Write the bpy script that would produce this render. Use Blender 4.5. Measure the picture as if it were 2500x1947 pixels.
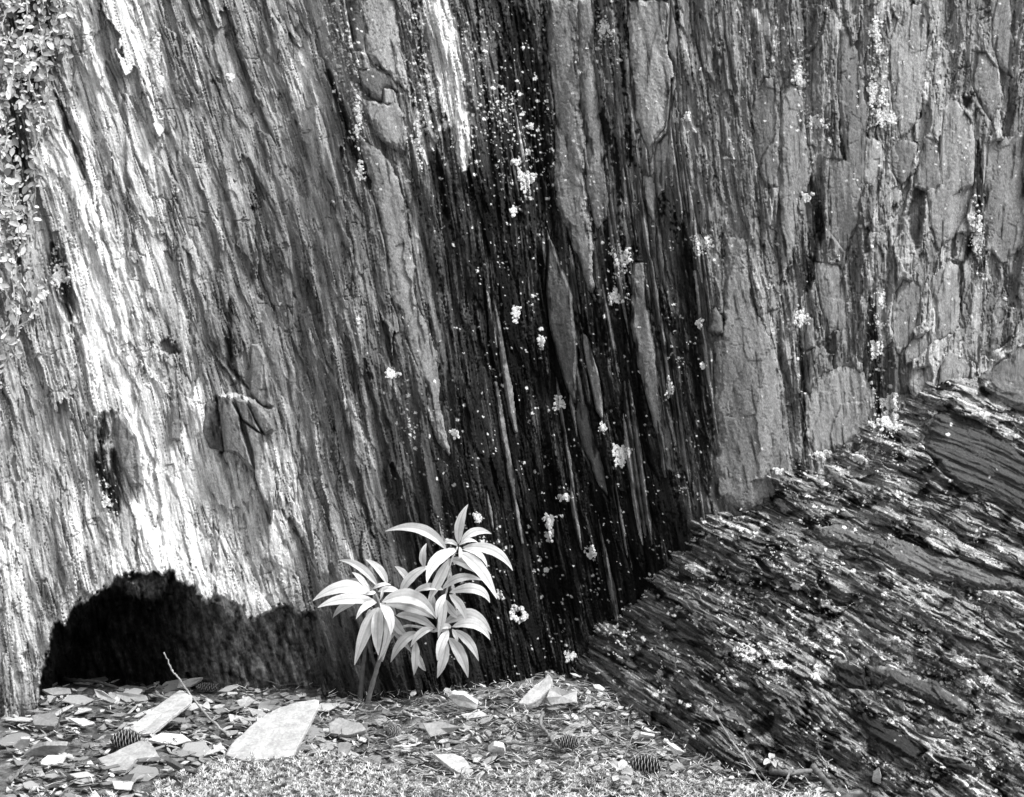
import bpy, math, random
import numpy as np
random.seed(7)
for o in list(bpy.data.objects): bpy.data.objects.remove(o)
S = bpy.context.scene
COL = S.collection
# ------------------------------------------------------------------ camera, sky, sun, exposure
H = 0.788                 # eye height above the ground, metres
F = 4167.0                # focal length in photo pixels (photo 2500 wide)
CX, CY = 1250.0, 600.0    # the level camera's axis
cam_d = bpy.data.cameras.new('camera'); cam = bpy.data.objects.new('camera', cam_d); COL.objects.link(cam)
cam.location = (0, 0, H); cam.rotation_euler = (math.radians(90), 0, 0)
cam_d.sensor_width = 36; cam_d.lens = 36*F/2500; cam_d.shift_y = -(973.5-CY)/2500
cam_d.clip_start = 0.05; cam_d.clip_end = 200
S.camera = cam
SUN_EL, SUN_AZ = math.radians(56), math.radians(62)   # azimuth to the right of the view's back
wd = bpy.data.worlds.new('World'); S.world = wd; wd.use_nodes = True
nt = wd.node_tree; nt.nodes.clear()
sky = nt.nodes.new('ShaderNodeTexSky'); sky.sky_type = 'NISHITA'; sky.sun_disc = False
sky.sun_elevation = SUN_EL; sky.sun_rotation = math.radians(180) - SUN_AZ
sky.dust_density = 3.0
bw = nt.nodes.new('ShaderNodeRGBToBW'); bg = nt.nodes.new('ShaderNodeBackground'); wo = nt.nodes.new('ShaderNodeOutputWorld')
bg.inputs['Strength'].default_value = 0.14
nt.links.new(sky.outputs[0], bw.inputs[0]); nt.links.new(bw.outputs[0], bg.inputs[0]); nt.links.new(bg.outputs[0], wo.inputs[0])
sd = bpy.data.lights.new('sun', 'SUN'); sun = bpy.data.objects.new('sun', sd); COL.objects.link(sun)
sd.energy = 1.75; sd.angle = math.radians(11); sd.color = (1, 1, 1)
from mathutils import Vector, Matrix
_dir = Vector((math.cos(SUN_EL)*math.sin(SUN_AZ), -math.cos(SUN_EL)*math.cos(SUN_AZ), math.sin(SUN_EL)))
sun.rotation_euler = _dir.to_track_quat('Z', 'Y').to_euler(); sun.location = _dir*6
S.view_settings.view_transform = 'Standard'; S.view_settings.look = 'None'
S.view_settings.exposure = 1.05; S.view_settings.gamma = 1.0
S.render.engine = 'CYCLES'

# ------------------------------------------------------------------ noise
_rng = np.random.RandomState(11)
_ang = _rng.rand(256*256).astype(np.float32)*2*np.pi
_GX, _GY = np.cos(_ang), np.sin(_ang)
_RV = _rng.rand(256*256).astype(np.float32)
def pn(x, y, seed=0):
    x = np.asarray(x, np.float32)+seed*17.31; y = np.asarray(y, np.float32)+seed*9.77
    xf = np.floor(x); yf = np.floor(y)
    fx = x-xf; fy = y-yf
    xi = xf.astype(np.int32) & 255; yi = yf.astype(np.int32) & 255
    xj = (xi+1) & 255; yj = (yi+1) & 255
    u = fx*fx*fx*(fx*(fx*6-15)+10); v = fy*fy*fy*(fy*(fy*6-15)+10)
    def g(a, b, dx, dy):
        k = a*256+b
        return _GX[k]*dx+_GY[k]*dy
    n0 = g(xi, yi, fx, fy); n1 = g(xj, yi, fx-1, fy); n2 = g(xi, yj, fx, fy-1); n3 = g(xj, yj, fx-1, fy-1)
    a = n0+(n1-n0)*u; b = n2+(n3-n2)*u
    return (a+(b-a)*v)*1.45
def fbm(x, y, o=4, seed=0, gain=0.5, lac=2.03):
    r = 0; a = 1.0; t = 0
    for i in range(o):
        ca = math.cos(.55+i*.9); sa = math.sin(.55+i*.9)
        r = r+a*pn((x*ca-y*sa)*lac**i, (x*sa+y*ca)*lac**i, seed+i*3); t += a; a *= gain
    return r/t*1.3
def worley(x, y, seed=0):
    x = np.asarray(x, np.float32); y = np.asarray(y, np.float32)
    xf = np.floor(x); yf = np.floor(y)
    d1 = np.full(x.shape, 9.0, np.float32); d2 = d1.copy(); cid = np.zeros(x.shape, np.float32)
    for i in (-1, 0, 1):
        for j in (-1, 0, 1):
            a = ((xf+i).astype(np.int32)+seed*37) & 255; b = ((yf+j).astype(np.int32)+seed*11) & 255
            k = a*256+b; k2 = b*256+a
            px = xf+i+_RV[k]; py = yf+j+_RV[(k2+777) & 65535]
            d = np.sqrt((px-x)**2+(py-y)**2)
            near = d < d1
            d2 = np.where(near, d1, np.minimum(d2, d)); cid = np.where(near, _RV[(k+4242) & 65535], cid); d1 = np.where(near, d, d1)
    return d1, d2, cid
def facet(x, y, seed, A, T, gap=0.):
    """planar cleavage facets: each cell its own height and tilt, meeting in sharp edges; returns height and a per-cell value"""
    x = np.asarray(x, np.float32); y = np.asarray(y, np.float32); xf = np.floor(x); yf = np.floor(y)
    d1 = np.full(x.shape, 9.0, np.float32); d2 = d1.copy(); K = np.zeros(x.shape, np.int32); DX = np.zeros_like(d1); DY = np.zeros_like(d1)
    for i in (-1, 0, 1):
        for j in (-1, 0, 1):
            a = ((xf+i).astype(np.int32)+seed*37) & 255; b = ((yf+j).astype(np.int32)+seed*11) & 255
            k = a*256+b; k2 = b*256+a
            dx = x-(xf+i+_RV[k]); dy = y-(yf+j+_RV[(k2+777) & 65535]); d = np.abs(dx)*.75+np.abs(dy)*.6+.25*np.hypot(dx, dy); near = d < d1
            d2 = np.where(near, d1, np.minimum(d2, d)); K = np.where(near, k, K); DX = np.where(near, dx, DX); DY = np.where(near, dy, DY); d1 = np.where(near, d, d1)
    c = _RV[(K+4242) & 65535]; gx = _RV[(K+999) & 65535]-.5; gy = _RV[(K+31) & 65535]-.5
    return (c-.5)*A+T*2*(gx*DX+gy*DY)-gap*(1-sst(0, .05, d2-d1)), c
def sst(a, b, x):
    t = np.clip((x-a)/(b-a), 0, 1); return t*t*(3-2*t)
def terrace(n, k, w=0.16, slope=0.25):
    q = n*k; f = np.floor(q); r = q-f
    return (f+(1-slope)*sst(0, w, r)+slope*r)/k
# ------------------------------------------------------------------ photo pixel helpers
def world(px, py, d):
    return np.stack([(px-CX)/F*d, d+0*px, H-(py-CY)/F*d], -1)
def W(px, py, d): return Vector(((px-CX)/F*d, d, H-(py-CY)/F*d))
ORI = {1: (0, 0), 2: (825, 0), 3: (1650, 0), 4: (0, 640), 5: (825, 640), 6: (1650, 640), 7: (0, 1287), 9: (1650, 1287), 's': (825, 1600)}
def C(k, *pts):
    if k == 'p': return [(725+u*.3293, 1187+v*.3293) for u, v in pts]
    if k == 'd': return [(u*1.1447, v*1.1447) for u, v in pts]
    ox, oy = ORI[k]; return [(ox+u*.3892, oy+v*.3892) for u, v in pts]
def poly_sd(px, py, pts):
    """signed distance, positive inside"""
    P = np.array(pts, np.float32); n = len(P)
    d = np.full(px.shape, 1e9, np.float32); ins = np.zeros(px.shape, bool)
    for i in range(n):
        a = P[i]; b = P[(i+1) % n]; e = b-a
        wx = px-a[0]; wy = py-a[1]
        t = np.clip((wx*e[0]+wy*e[1])/max(1e-6, e[0]**2+e[1]**2), 0, 1)
        d = np.minimum(d, (wx-e[0]*t)**2+(wy-e[1]*t)**2)
        if abs(e[1]) > 1e-9:
            c = ((a[1] > py) != (b[1] > py)) & (px < e[0]*(py-a[1])/e[1]+a[0])
            ins ^= c
    d = np.sqrt(d)
    return np.where(ins, d, -d)
def line_d(px, py, pts):
    """distance to a polyline and the position 0..1 along it"""
    P = np.array(pts, np.float32); L = np.hypot(*np.diff(P, axis=0).T); T = np.concatenate([[0], np.cumsum(L)]); T = T/T[-1]
    d = np.full(px.shape, 1e9, np.float32); tt = np.zeros(px.shape, np.float32)
    for i in range(len(P)-1):
        a = P[i]; e = P[i+1]-a; wx = px-a[0]; wy = py-a[1]
        t = np.clip((wx*e[0]+wy*e[1])/max(1e-6, (e**2).sum()), 0, 1)
        q = np.hypot(wx-e[0]*t, wy-e[1]*t); m = q < d
        d = np.where(m, q, d); tt = np.where(m, T[i]+(T[i+1]-T[i])*t, tt)
    return d, tt
def ALB(t): return np.clip(0.95*np.asarray(t)**2.1, 0.004, 0.88)
# ------------------------------------------------------------------ objects
def tag(o, label=None, cat=None, group=None, kind=None):
    if label: o['label'] = label
    if cat: o['category'] = cat
    if group: o['group'] = group
    if kind: o['kind'] = kind
    return o
def empty(name, loc=(0, 0, 0)):
    o = bpy.data.objects.new(name, None); COL.objects.link(o); o.location = loc; o.empty_display_size = .02; return o
def mesh_np(name, v, f, mat, parent=None, attrs=None, smooth=True):
    """v (n,3), f (m,3|4) numpy arrays"""
    me = bpy.data.meshes.new(name)
    v = np.asarray(v, np.float32); f = np.asarray(f, np.int32)
    k = f.shape[1]
    me.vertices.add(len(v)); me.vertices.foreach_set('co', v.ravel())
    me.loops.add(f.size); me.loops.foreach_set('vertex_index', f.ravel())
    me.polygons.add(len(f)); me.polygons.foreach_set('loop_start', np.arange(0, f.size, k, dtype=np.int32))
    me.polygons.foreach_set('loop_total', np.full(len(f), k, np.int32))
    me.polygons.foreach_set('use_smooth', np.full(len(f), smooth, bool))
    me.update(calc_edges=True)
    for an, av in (attrs or {}).items():
        av = np.asarray(av, np.float32)
        if av.ndim == 1:
            a = me.attributes.new(an, 'FLOAT', 'POINT'); a.data.foreach_set('value', av)
        else:
            a = me.attributes.new(an, 'FLOAT_VECTOR', 'POINT'); a.data.foreach_set('vector', av.ravel())
    me.materials.append(mat)
    o = bpy.data.objects.new(name, me); COL.objects.link(o)
    if parent: o.parent = parent
    return o
def grid_faces(ny, nx):
    i = np.arange(ny*nx).reshape(ny, nx)
    return np.stack([i[:-1, :-1], i[1:, :-1], i[1:, 1:], i[:-1, 1:]], -1).reshape(-1, 4)
class MB:
    def __init__(s): s.v = []; s.f = []; s.t = []
    def add(s, v, f, t=0.5):
        b = len(s.v); s.v += [tuple(p) for p in v]; s.f += [tuple(b+i for i in q) for q in f]
        s.t += list(t) if hasattr(t, '__len__') else [t]*len(v)
    def build(s, name, mat, parent=None, smooth=True):
        me = bpy.data.meshes.new(name); me.from_pydata(s.v, [], s.f)
        a = me.attributes.new('tone', 'FLOAT', 'POINT'); a.data.foreach_set('value', np.array(s.t, np.float32))
        me.polygons.foreach_set('use_smooth', [smooth]*len(me.polygons)); me.update()
        me.materials.append(mat)
        o = bpy.data.objects.new(name, me); COL.objects.link(o)
        if parent: o.parent = parent
        return o
# ------------------------------------------------------------------ materials
def material(name, build):
    m = bpy.data.materials.new(name); m.use_nodes = True
    nt = m.node_tree; nt.nodes.clear()
    out = nt.nodes.new('ShaderNodeOutputMaterial'); bs = nt.nodes.new('ShaderNodeBsdfPrincipled')
    nt.links.new(bs.outputs[0], out.inputs[0]); build(nt, bs); return m
def N(nt, t, **k):
    n = nt.nodes.new(t)
    for a, b in k.items(): setattr(n, a, b)
    return n
def mth(nt, op, a, b=None, clamp=False):
    n = nt.nodes.new('ShaderNodeMath'); n.operation = op; n.use_clamp = clamp
    for i, x in enumerate((a, b)):
        if x is None: continue
        if isinstance(x, (int, float)): n.inputs[i].default_value = x
        else: nt.links.new(x, n.inputs[i])
    return n.outputs[0]
def noise(nt, vec, scale, detail=4, rough=.6):
    n = nt.nodes.new('ShaderNodeTexNoise'); n.inputs['Scale'].default_value = scale
    n.inputs['Detail'].default_value = detail; n.inputs['Roughness'].default_value = rough; n.inputs['Distortion'].default_value = .35
    if vec is not None: nt.links.new(vec, n.inputs['Vector'])
    return n.outputs['Fac']
def vscale(nt, vec, s):
    n = nt.nodes.new('ShaderNodeVectorMath'); n.operation = 'MULTIPLY'; nt.links.new(vec, n.inputs[0]); n.inputs[1].default_value = s
    return n.outputs[0]
def rock_mat(name, ax=(1, .085, 1), con=1.0, bump=.6, rough=.78):
    def b(nt, bs):
        at = N(nt, 'ShaderNodeAttribute', attribute_name='tone'); fo = N(nt, 'ShaderNodeAttribute', attribute_name='fol')
        v1 = vscale(nt, fo.outputs['Vector'], ax)
        v2 = vscale(nt, fo.outputs['Vector'], (1, .4, 1))
        n1 = noise(nt, v1, .19, 6, .75); n2 = noise(nt, v2, .42, 5, .85)
        f = mth(nt, 'ADD', mth(nt, 'MULTIPLY', mth(nt, 'SUBTRACT', n1, .5), 1.5*con), mth(nt, 'MULTIPLY', mth(nt, 'SUBTRACT', n2, .5), 2.3*con))
        e = mth(nt, 'POWER', 2.718, mth(nt, 'MULTIPLY', f, 1.6))
        a = mth(nt, 'MINIMUM', mth(nt, 'MULTIPLY', at.outputs['Fac'], e), .85)
        nt.links.new(a, bs.inputs['Base Color'])
        bs.inputs['Roughness'].default_value = rough; bs.inputs['Specular IOR Level'].default_value = .1
        bp = N(nt, 'ShaderNodeBump'); bp.inputs['Strength'].default_value = bump; bp.inputs['Distance'].default_value = .0024
        nt.links.new(mth(nt, 'ADD', n1, n2), bp.inputs['Height']); nt.links.new(bp.outputs[0], bs.inputs['Normal'])
    return material(name, b)
M_rock = rock_mat('slate_rock', con=.78)
M_slab = rock_mat('slate_slab_face', ax=(1, .5, 1), con=.7, bump=.5)
M_out = rock_mat('outcrop_rock', ax=(.10, 1, 1))
def obj_mat(name, scale=60, con=1.0, bump=.5, rough=.8, bd=.001, spec=.3, ax=(1, 1, 1), trans=0):
    def b(nt, bs):
        at = N(nt, 'ShaderNodeAttribute', attribute_name='tone'); tc = N(nt, 'ShaderNodeTexCoord')
        v = vscale(nt, tc.outputs['Object'], ax)
        n1 = noise(nt, v, scale, 6, .7); n2 = noise(nt, v, scale*5, 4, .7)
        f = mth(nt, 'ADD', mth(nt, 'MULTIPLY', mth(nt, 'SUBTRACT', n1, .5), 1.6*con), mth(nt, 'MULTIPLY', mth(nt, 'SUBTRACT', n2, .5), 1.2*con))
        a = mth(nt, 'MINIMUM', mth(nt, 'MULTIPLY', at.outputs['Fac'], mth(nt, 'POWER', 2.718, f)), .87)
        nt.links.new(a, bs.inputs['Base Color']); bs.inputs['Roughness'].default_value = rough
        bs.inputs['Specular IOR Level'].default_value = spec
        bp = N(nt, 'ShaderNodeBump'); bp.inputs['Strength'].default_value = bump; bp.inputs['Distance'].default_value = bd
        nt.links.new(mth(nt, 'ADD', n1, n2), bp.inputs['Height']); nt.links.new(bp.outputs[0], bs.inputs['Normal'])
        if trans:
            tr = N(nt, 'ShaderNodeBsdfTranslucent'); nt.links.new(a, tr.inputs[0])
            mx = N(nt, 'ShaderNodeMixShader'); mx.inputs[0].default_value = trans
            out = [n for n in nt.nodes if n.type == 'OUTPUT_MATERIAL'][0]
            nt.links.new(bs.outputs[0], mx.inputs[1]); nt.links.new(tr.outputs[0], mx.inputs[2]); nt.links.new(mx.outputs[0], out.inputs[0])
    return material(name, b)
M_flake = obj_mat('slate_flake', 45, 1.0)
M_lichen = obj_mat('lichen', 220, .4, .9, .95)
M_soil = obj_mat('soil', 90, 1.8, 1.0, .95, .004)
M_leaf = obj_mat('lily_leaf', 75, .30, .2, .6, .0005, .2, trans=.3)
M_foli = obj_mat('shrub_leaf', 60, .3, .2, .5, .0005, .4, trans=.2)
M_stem = obj_mat('plant_stem', 90, .8, .4, .6)
M_twig = obj_mat('twig_bark', 160, 1.1, .8, .85)
M_cone = obj_mat('cone_scale', 120, .6, .4, .7)
M_need = obj_mat('needle', 100, .4, .2, .6)
M_moss = obj_mat('moss', 150, .4, .2, .8, trans=.2)

# ------------------------------------------------------------------ CLIFF
def axis(a, b, lo, hi, fine, coarse):
    return np.concatenate([np.arange(a, lo, coarse), np.arange(lo, hi, fine), np.arange(hi, b, coarse)]).astype(np.float32)
XS = axis(-900, 3500, -20, 2530, 2.0, 14); YS = axis(-900, 1900, -20, 1790, 2.0, 14)
PX, PY = np.meshgrid(XS, YS)
# foliation: slope dx/dy of the layering, by place
_sx = [-900, 0, 350, 700, 1000, 1300, 1500, 1800, 2050, 2250, 2500, 3500]
_sl = [.20, .20, .25, .27, .20, .15, .14, .14, .04, -.06, -.12, -.12]
S0 = np.zeros_like(PX); S0[0] = XS
for j in range(1, len(YS)):
    dy = YS[j]-YS[j-1]
    sl = np.interp(XS, _sx, _sl)+.05*np.sin(YS[j]/330+XS/410)
    S0[j] = np.interp(XS-sl*dy, XS, S0[j-1])
S0 += 6*fbm(PX/170, PY/330, 3, 5)
T0 = PY.copy()
# base depth
bx = [-900, 0, 40, 110, 350, 620, 740, 870, 1030, 1150, 1320, 1500, 1750, 2000, 2300, 2500, 3500]
bd = [2.80, 2.885, 2.895, 2.93, 2.96, 2.98, 2.985, 2.93, 2.965, 2.99, 3.12, 3.10, 3.03, 3.04, 3.07, 3.10, 3.0]
Db = np.interp(PX, bx, bd); Db = Db+.17*(1720-PY)/1700
def blob(x, y, rx, ry, h): return h*np.exp(-(((PX-x)/rx)**2+((PY-y)/ry)**2))
Db -= blob(480, 1400, 420, 170, .055)+blob(650, 1150, 160, 200, .03)+blob(1850, 1000, 130, 420, .03)+blob(260, 700, 200, 500, .02)
Db += blob(1330, 800, 160, 600, .035)+blob(930, 1100, 60, 150, .015)
Db -= .03*fbm(S0/420, T0/900, 3, 21)
led = C('d', (462, 842), (500, 838), (545, 852), (582, 905), (600, 1000), (612, 1100), (640, 1230), (560, 1190), (505, 1060), (480, 965))
lq = poly_sd(PX+3*fbm(PX/16, PY/30, 3, 23), PY+4*fbm(PX/12, PY/20, 3, 24), led)
LED = sst(-1, 4, lq)*np.clip((1240*1.1447-PY)/(360*1.1447), 0, 1)
Db -= .034*LED; Db += .012*np.exp(-(((PX-455*1.1447-.25*(PY-900*1.1447))/11)**2+((PY-900*1.1447)/85)**2))
SMOOTH = Db.copy()
RIGHT = sst(1620, 1980, PX+.1*(PY-600))*.85+.15*sst(1950, 2200, PX); LEFT = 1-sst(700, 1000, PX-.2*PY)
MID = 1-np.maximum(RIGHT, LEFT)
# layered relief in mm
wS = S0+3.2*fbm(S0/60, T0/200, 4, 31)*(1+4*RIGHT)
def splinters(u, v, seed, taper=2.2, cut=.12):
    """spear-shaped plates: returns a random height per plate and its crisp outline"""
    ci = np.floor(u); fu = u-ci; k = (ci.astype(np.int32)*131+seed*977) & 65535
    vv = v*(.6+.9*_RV[k])+_RV[(k+5) & 65535]*37; cj = np.floor(vv); fv = vv-cj
    r = _RV[(k*7+cj.astype(np.int32)*523+seed*31) & 65535]
    half = .62*(1-np.abs(2*fv-1)**taper); x = half-np.abs(fu-.5-.25*(fv-.5))
    return r*sst(0, cut, x)*(.55+.45*fv), r, x
AMP = np.clip(.62+1.5*fbm(S0/95, T0/260, 4, 33), .10, 1.8)
TJ = T0+55*fbm(S0/9, T0/260, 3, 37)+26*pn(PX/31, PY/47, 38)
FN = 1-.72*LEFT-.62*RIGHT
h = 22*(terrace(fbm(wS/130, T0/620, 4, 41), 6, .07, .35))*(1-.4*LEFT)
a_, _, _ = splinters(wS/62+.4*fbm(wS/70, T0/200, 3, 34), T0/430, 1); h += 14*a_*(1-.6*LEFT-.4*RIGHT)
a_, _, _ = splinters(wS/31+.37+.4*fbm(wS/40, T0/120, 3, 35), T0/230, 2); h += 10*a_*(1-.68*LEFT-.5*RIGHT)
a_, rS, _ = splinters(wS/15+.3*fbm(wS/22, T0/70, 3, 36), T0/130, 3, cut=.2); h += 5.0*a_*AMP*FN
h += (9+3*RIGHT)*(terrace(fbm(wS/46, T0/330, 4, 51), 5, .08, .35))*(1-.62*LEFT)
h += 5.*(terrace(fbm(wS/17, T0/150, 4, 61), 4, .12, .4))*AMP*FN
hf = fbm(wS/8.5, TJ/130, 2, 71); h += 2.6*(1-np.abs(hf)*2)*AMP*FN
h += 1.9*fbm(wS/5.3, TJ/70, 3, 81, .6)*(.4+.6*AMP)*(1-.4*RIGHT)+.9*fbm(PX/7, PY/9, 3, 91)
fX = PX+26*fbm(PX/70, PY/120, 4, 95)+.12*(PY-600); fY = PY+40*fbm(PX/60, PY/120, 4, 96); FT = 0
for wi_, le_, A_, T_, sd_ in ((84, 420, 13, 22, 51), (34, 210, 6, 10, 52), (13, 95, 2.2, 3.6, 53)):
    a_, c_ = facet(wS/wi_+.15*fbm(PX/40, PY/60, 3, 54), T0/le_+.3*fbm(wS/30, T0/120, 3, 55), sd_, A_, T_); h += LEFT*a_; FT = FT+LEFT*(c_-.5)
for wi_, le_, A_, T_, sd_ in ((42, 380, 9, 10, 61), (17, 150, 5, 5, 62)):
    a_, c_ = facet(wS/wi_, T0/le_+.3*fbm(wS/30, T0/120, 3, 65), sd_, A_, T_); h += MID*a_; FT = FT+MID*(c_-.5)
for wi_, le_, A_, T_, sd_ in ((105, 420, 18, 22, 71), (52, 190, 9, 12, 72), (24, 70, 4, 5, 73), (11, 26, 1.2, 1.6, 74)):
    a_, c_ = facet(fX/wi_, fY/le_, sd_, A_, T_, 2.5 if wi_ > 20 else .6); h += RIGHT*a_; FT = FT+RIGHT*(c_-.5)
ck = np.abs(fbm(wS/30, T0/420, 3, 301))+.25*sst(.1, -.3, fbm(S0/40, T0/160, 3, 302)); h -= 7*sst(.03, .006, ck)
ck = np.abs(fbm(wS/15, T0/200, 3, 303))+.3*sst(.2, -.2, fbm(S0/30, T0/110, 3, 304)); h -= 5*sst(.05, .012, ck)
ckl = np.abs(fbm(wS/48, T0/520, 3, 311))+.22*sst(.15, -.25, fbm(S0/70, T0/240, 3, 312)); h -= LEFT*9*sst(.022, .004, ckl)
ckx = np.abs(fbm((PX-.4*PY)/160, (PY+.25*PX)/60, 3, 313))+.3*sst(.3, -.05, fbm(PX/90, PY/90, 3, 314)); h -= 5*sst(.02, .005, ckx)*(LEFT+.6*RIGHT)
h -= h[(PX > 0).nonzero()].mean()-1
# cave
cave = C(7, (210, 1300), (255, 900), (270, 890), (300, 750), (330, 620), (400, 580), (500, 480), (600, 420), (680, 370), (730, 300), (840, 285), (930, 265), (1080, 290), (1200, 380), (1280, 430), (1400, 450), (1500, 485), (1560, 545), (1650, 530), (1750, 490), (1830, 500), (1900, 540), (1975, 560), (1995, 700), (2010, 900), (2060, 1300))
jx = PX+9*fbm(PX/45, PY/45, 3, 101)+3*fbm(PX/10, PY/10, 2, 105); jy = PY+8*fbm(PX/38, PY/45, 3, 102)+3.5*fbm(PX/9, PY/14, 2, 107)+7*np.floor(2.2*fbm(PX/26, PY/60, 2, 106))+4
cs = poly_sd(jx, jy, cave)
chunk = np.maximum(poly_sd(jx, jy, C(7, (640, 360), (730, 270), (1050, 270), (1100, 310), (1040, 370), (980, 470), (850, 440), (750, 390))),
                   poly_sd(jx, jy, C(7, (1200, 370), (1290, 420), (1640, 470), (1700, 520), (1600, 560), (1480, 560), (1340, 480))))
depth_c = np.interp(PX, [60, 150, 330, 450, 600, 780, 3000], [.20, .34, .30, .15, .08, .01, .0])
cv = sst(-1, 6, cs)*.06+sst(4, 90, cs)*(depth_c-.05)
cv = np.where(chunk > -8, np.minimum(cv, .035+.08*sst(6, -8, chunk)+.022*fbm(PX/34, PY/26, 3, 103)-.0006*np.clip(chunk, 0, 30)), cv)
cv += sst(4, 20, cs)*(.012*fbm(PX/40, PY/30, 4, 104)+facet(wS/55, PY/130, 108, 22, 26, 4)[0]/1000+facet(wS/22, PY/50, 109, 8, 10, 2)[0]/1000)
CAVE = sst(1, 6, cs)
# slabs --------------------------------------------------------------
SL = []   # (points, tone, raise mm)
def slab(tone, rs, *segs):
    pts = []
    for k, p in segs: pts += C(k, *p)
    SL.append((pts, tone, rs))
slab(.56, 12, (2, [(160, 0), (360, 0), (385, 300), (420, 480), (430, 570), (330, 470), (240, 410), (175, 330), (165, 200)]))
slab(.30, 4, (2, [(50, 0), (150, 0), (165, 180), (165, 330), (110, 320), (80, 200)]))
slab(.48, 15, (2, [(150, 640), (280, 650), (370, 650), (410, 740), (430, 900), (420, 970), (330, 920), (250, 850), (190, 750)]))
slab(.36, 7, (2, [(130, 440), (230, 430), (330, 470), (360, 560), (270, 560), (275, 640), (200, 600), (140, 520)]))
slab(.50, 12, (2, [(280, 550), (350, 560), (375, 650), (290, 655)]))
slab(.47, 11, (2, [(135, 850), (190, 880), (310, 1010), (390, 1180), (430, 1380), (470, 1560), (500, 1690)]),
     (5, [(480, 60), (495, 250), (560, 400), (620, 600), (640, 760), (640, 900), (670, 1050), (700, 1200), (650, 1150), (590, 1000), (560, 800), (470, 580), (400, 420), (350, 250), (320, 80)]),
     (2, [(300, 1550), (255, 1370), (215, 1180), (170, 1010)]))
slab(.44, 14, (2, [(1330, 0), (1500, 0), (1500, 300), (1520, 560), (1540, 900), (1545, 1160), (1570, 1400), (1600, 1690), (1620, 1900), (1560, 1800), (1500, 1600), (1400, 1350), (1370, 1150), (1360, 900), (1370, 680), (1340, 500), (1310, 200)]))
slab(.45, 9, (2, [(1510, 0), (1590, 0), (1600, 300), (1620, 600), (1640, 740), (1665, 900), (1670, 1080), (1700, 1250), (1690, 1350), (1640, 1420), (1600, 1330), (1570, 1180), (1560, 1050), (1575, 900), (1540, 760), (1520, 500)]))
slab(.54, 13, (2, [(1820, 0), (2080, 0), (2060, 180), (2060, 320), (2100, 420), (2080, 600), (2060, 800), (1990, 900), (1970, 1020), (1930, 900), (1870, 750), (1840, 500), (1830, 250)]))
slab(.50, 8, (2, [(2090, 0), (2140, 250), (2120, 520), (2085, 870), (2065, 1000), (2050, 1200), (2010, 1230), (1985, 1000), (2000, 900), (2068, 840), (2106, 450), (2068, 300), (2085, 160)]))
slab(.45, 9, (2, [(1920, 1110), (1970, 1110), (1990, 1240), (1990, 1400), (1930, 1300), (1910, 1230)]))
slab(.31, 24, (2, [(1310, 1480), (1340, 1500), (1365, 1580)]), (5, [(1400, 40), (1440, 120), (1465, 220), (1475, 370), (1495, 480), (1492, 700), (1490, 880), (1440, 800), (1370, 580), (1330, 420), (1305, 200), (1315, -60)]))
slab(.44, 20, (5, [(1530, 430), (1580, 480), (1610, 600), (1640, 700), (1660, 860), (1665, 1000), (1620, 930), (1590, 800), (1560, 650), (1530, 520)]))
slab(.27, 10, (5, [(1500, 860), (1570, 900), (1600, 1050), (1640, 1200), (1680, 1350), (1710, 1500), (1640, 1400), (1580, 1250), (1530, 1150), (1500, 1000)]))
slab(.40, 11, (5, [(1850, 0), (1920, 0), (1930, 150), (1960, 350), (1990, 520), (2020, 800), (2040, 900), (2100, 1100), (2120, 1320), (2070, 1300), (2010, 1100), (1960, 950), (1900, 700), (1840, 400)]))
slab(.44, 16, (6, [(320, -150), (420, -150), (450, 0), (490, 200), (520, 330), (600, 500), (650, 700), (670, 900), (700, 1100), (730, 1400), (680, 1430), (570, 1480), (540, 1520), (440, 1560), (380, 1550), (270, 1450), (240, 1250), (270, 1180), (270, 1020), (240, 950), (235, 850), (240, 500), (300, 400)]))
slab(.36, 18, (6, [(250, 280), (300, 350), (300, 450), (250, 465), (200, 430), (210, 340)]))
slab(.47, 15, (6, [(850, 820), (920, 700), (1090, 660), (1180, 700), (1240, 800), (1240, 1000), (1180, 1100), (1050, 1150), (980, 1190), (870, 1200), (830, 1100), (820, 950)]))
slab(.42, 22, (6, [(830, 350), (860, 360), (865, 530), (810, 560), (800, 460)]))
slab(.27, 20, (6, [(810, 570), (865, 550), (860, 700), (840, 820), (780, 815), (790, 750), (805, 740)]))
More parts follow.
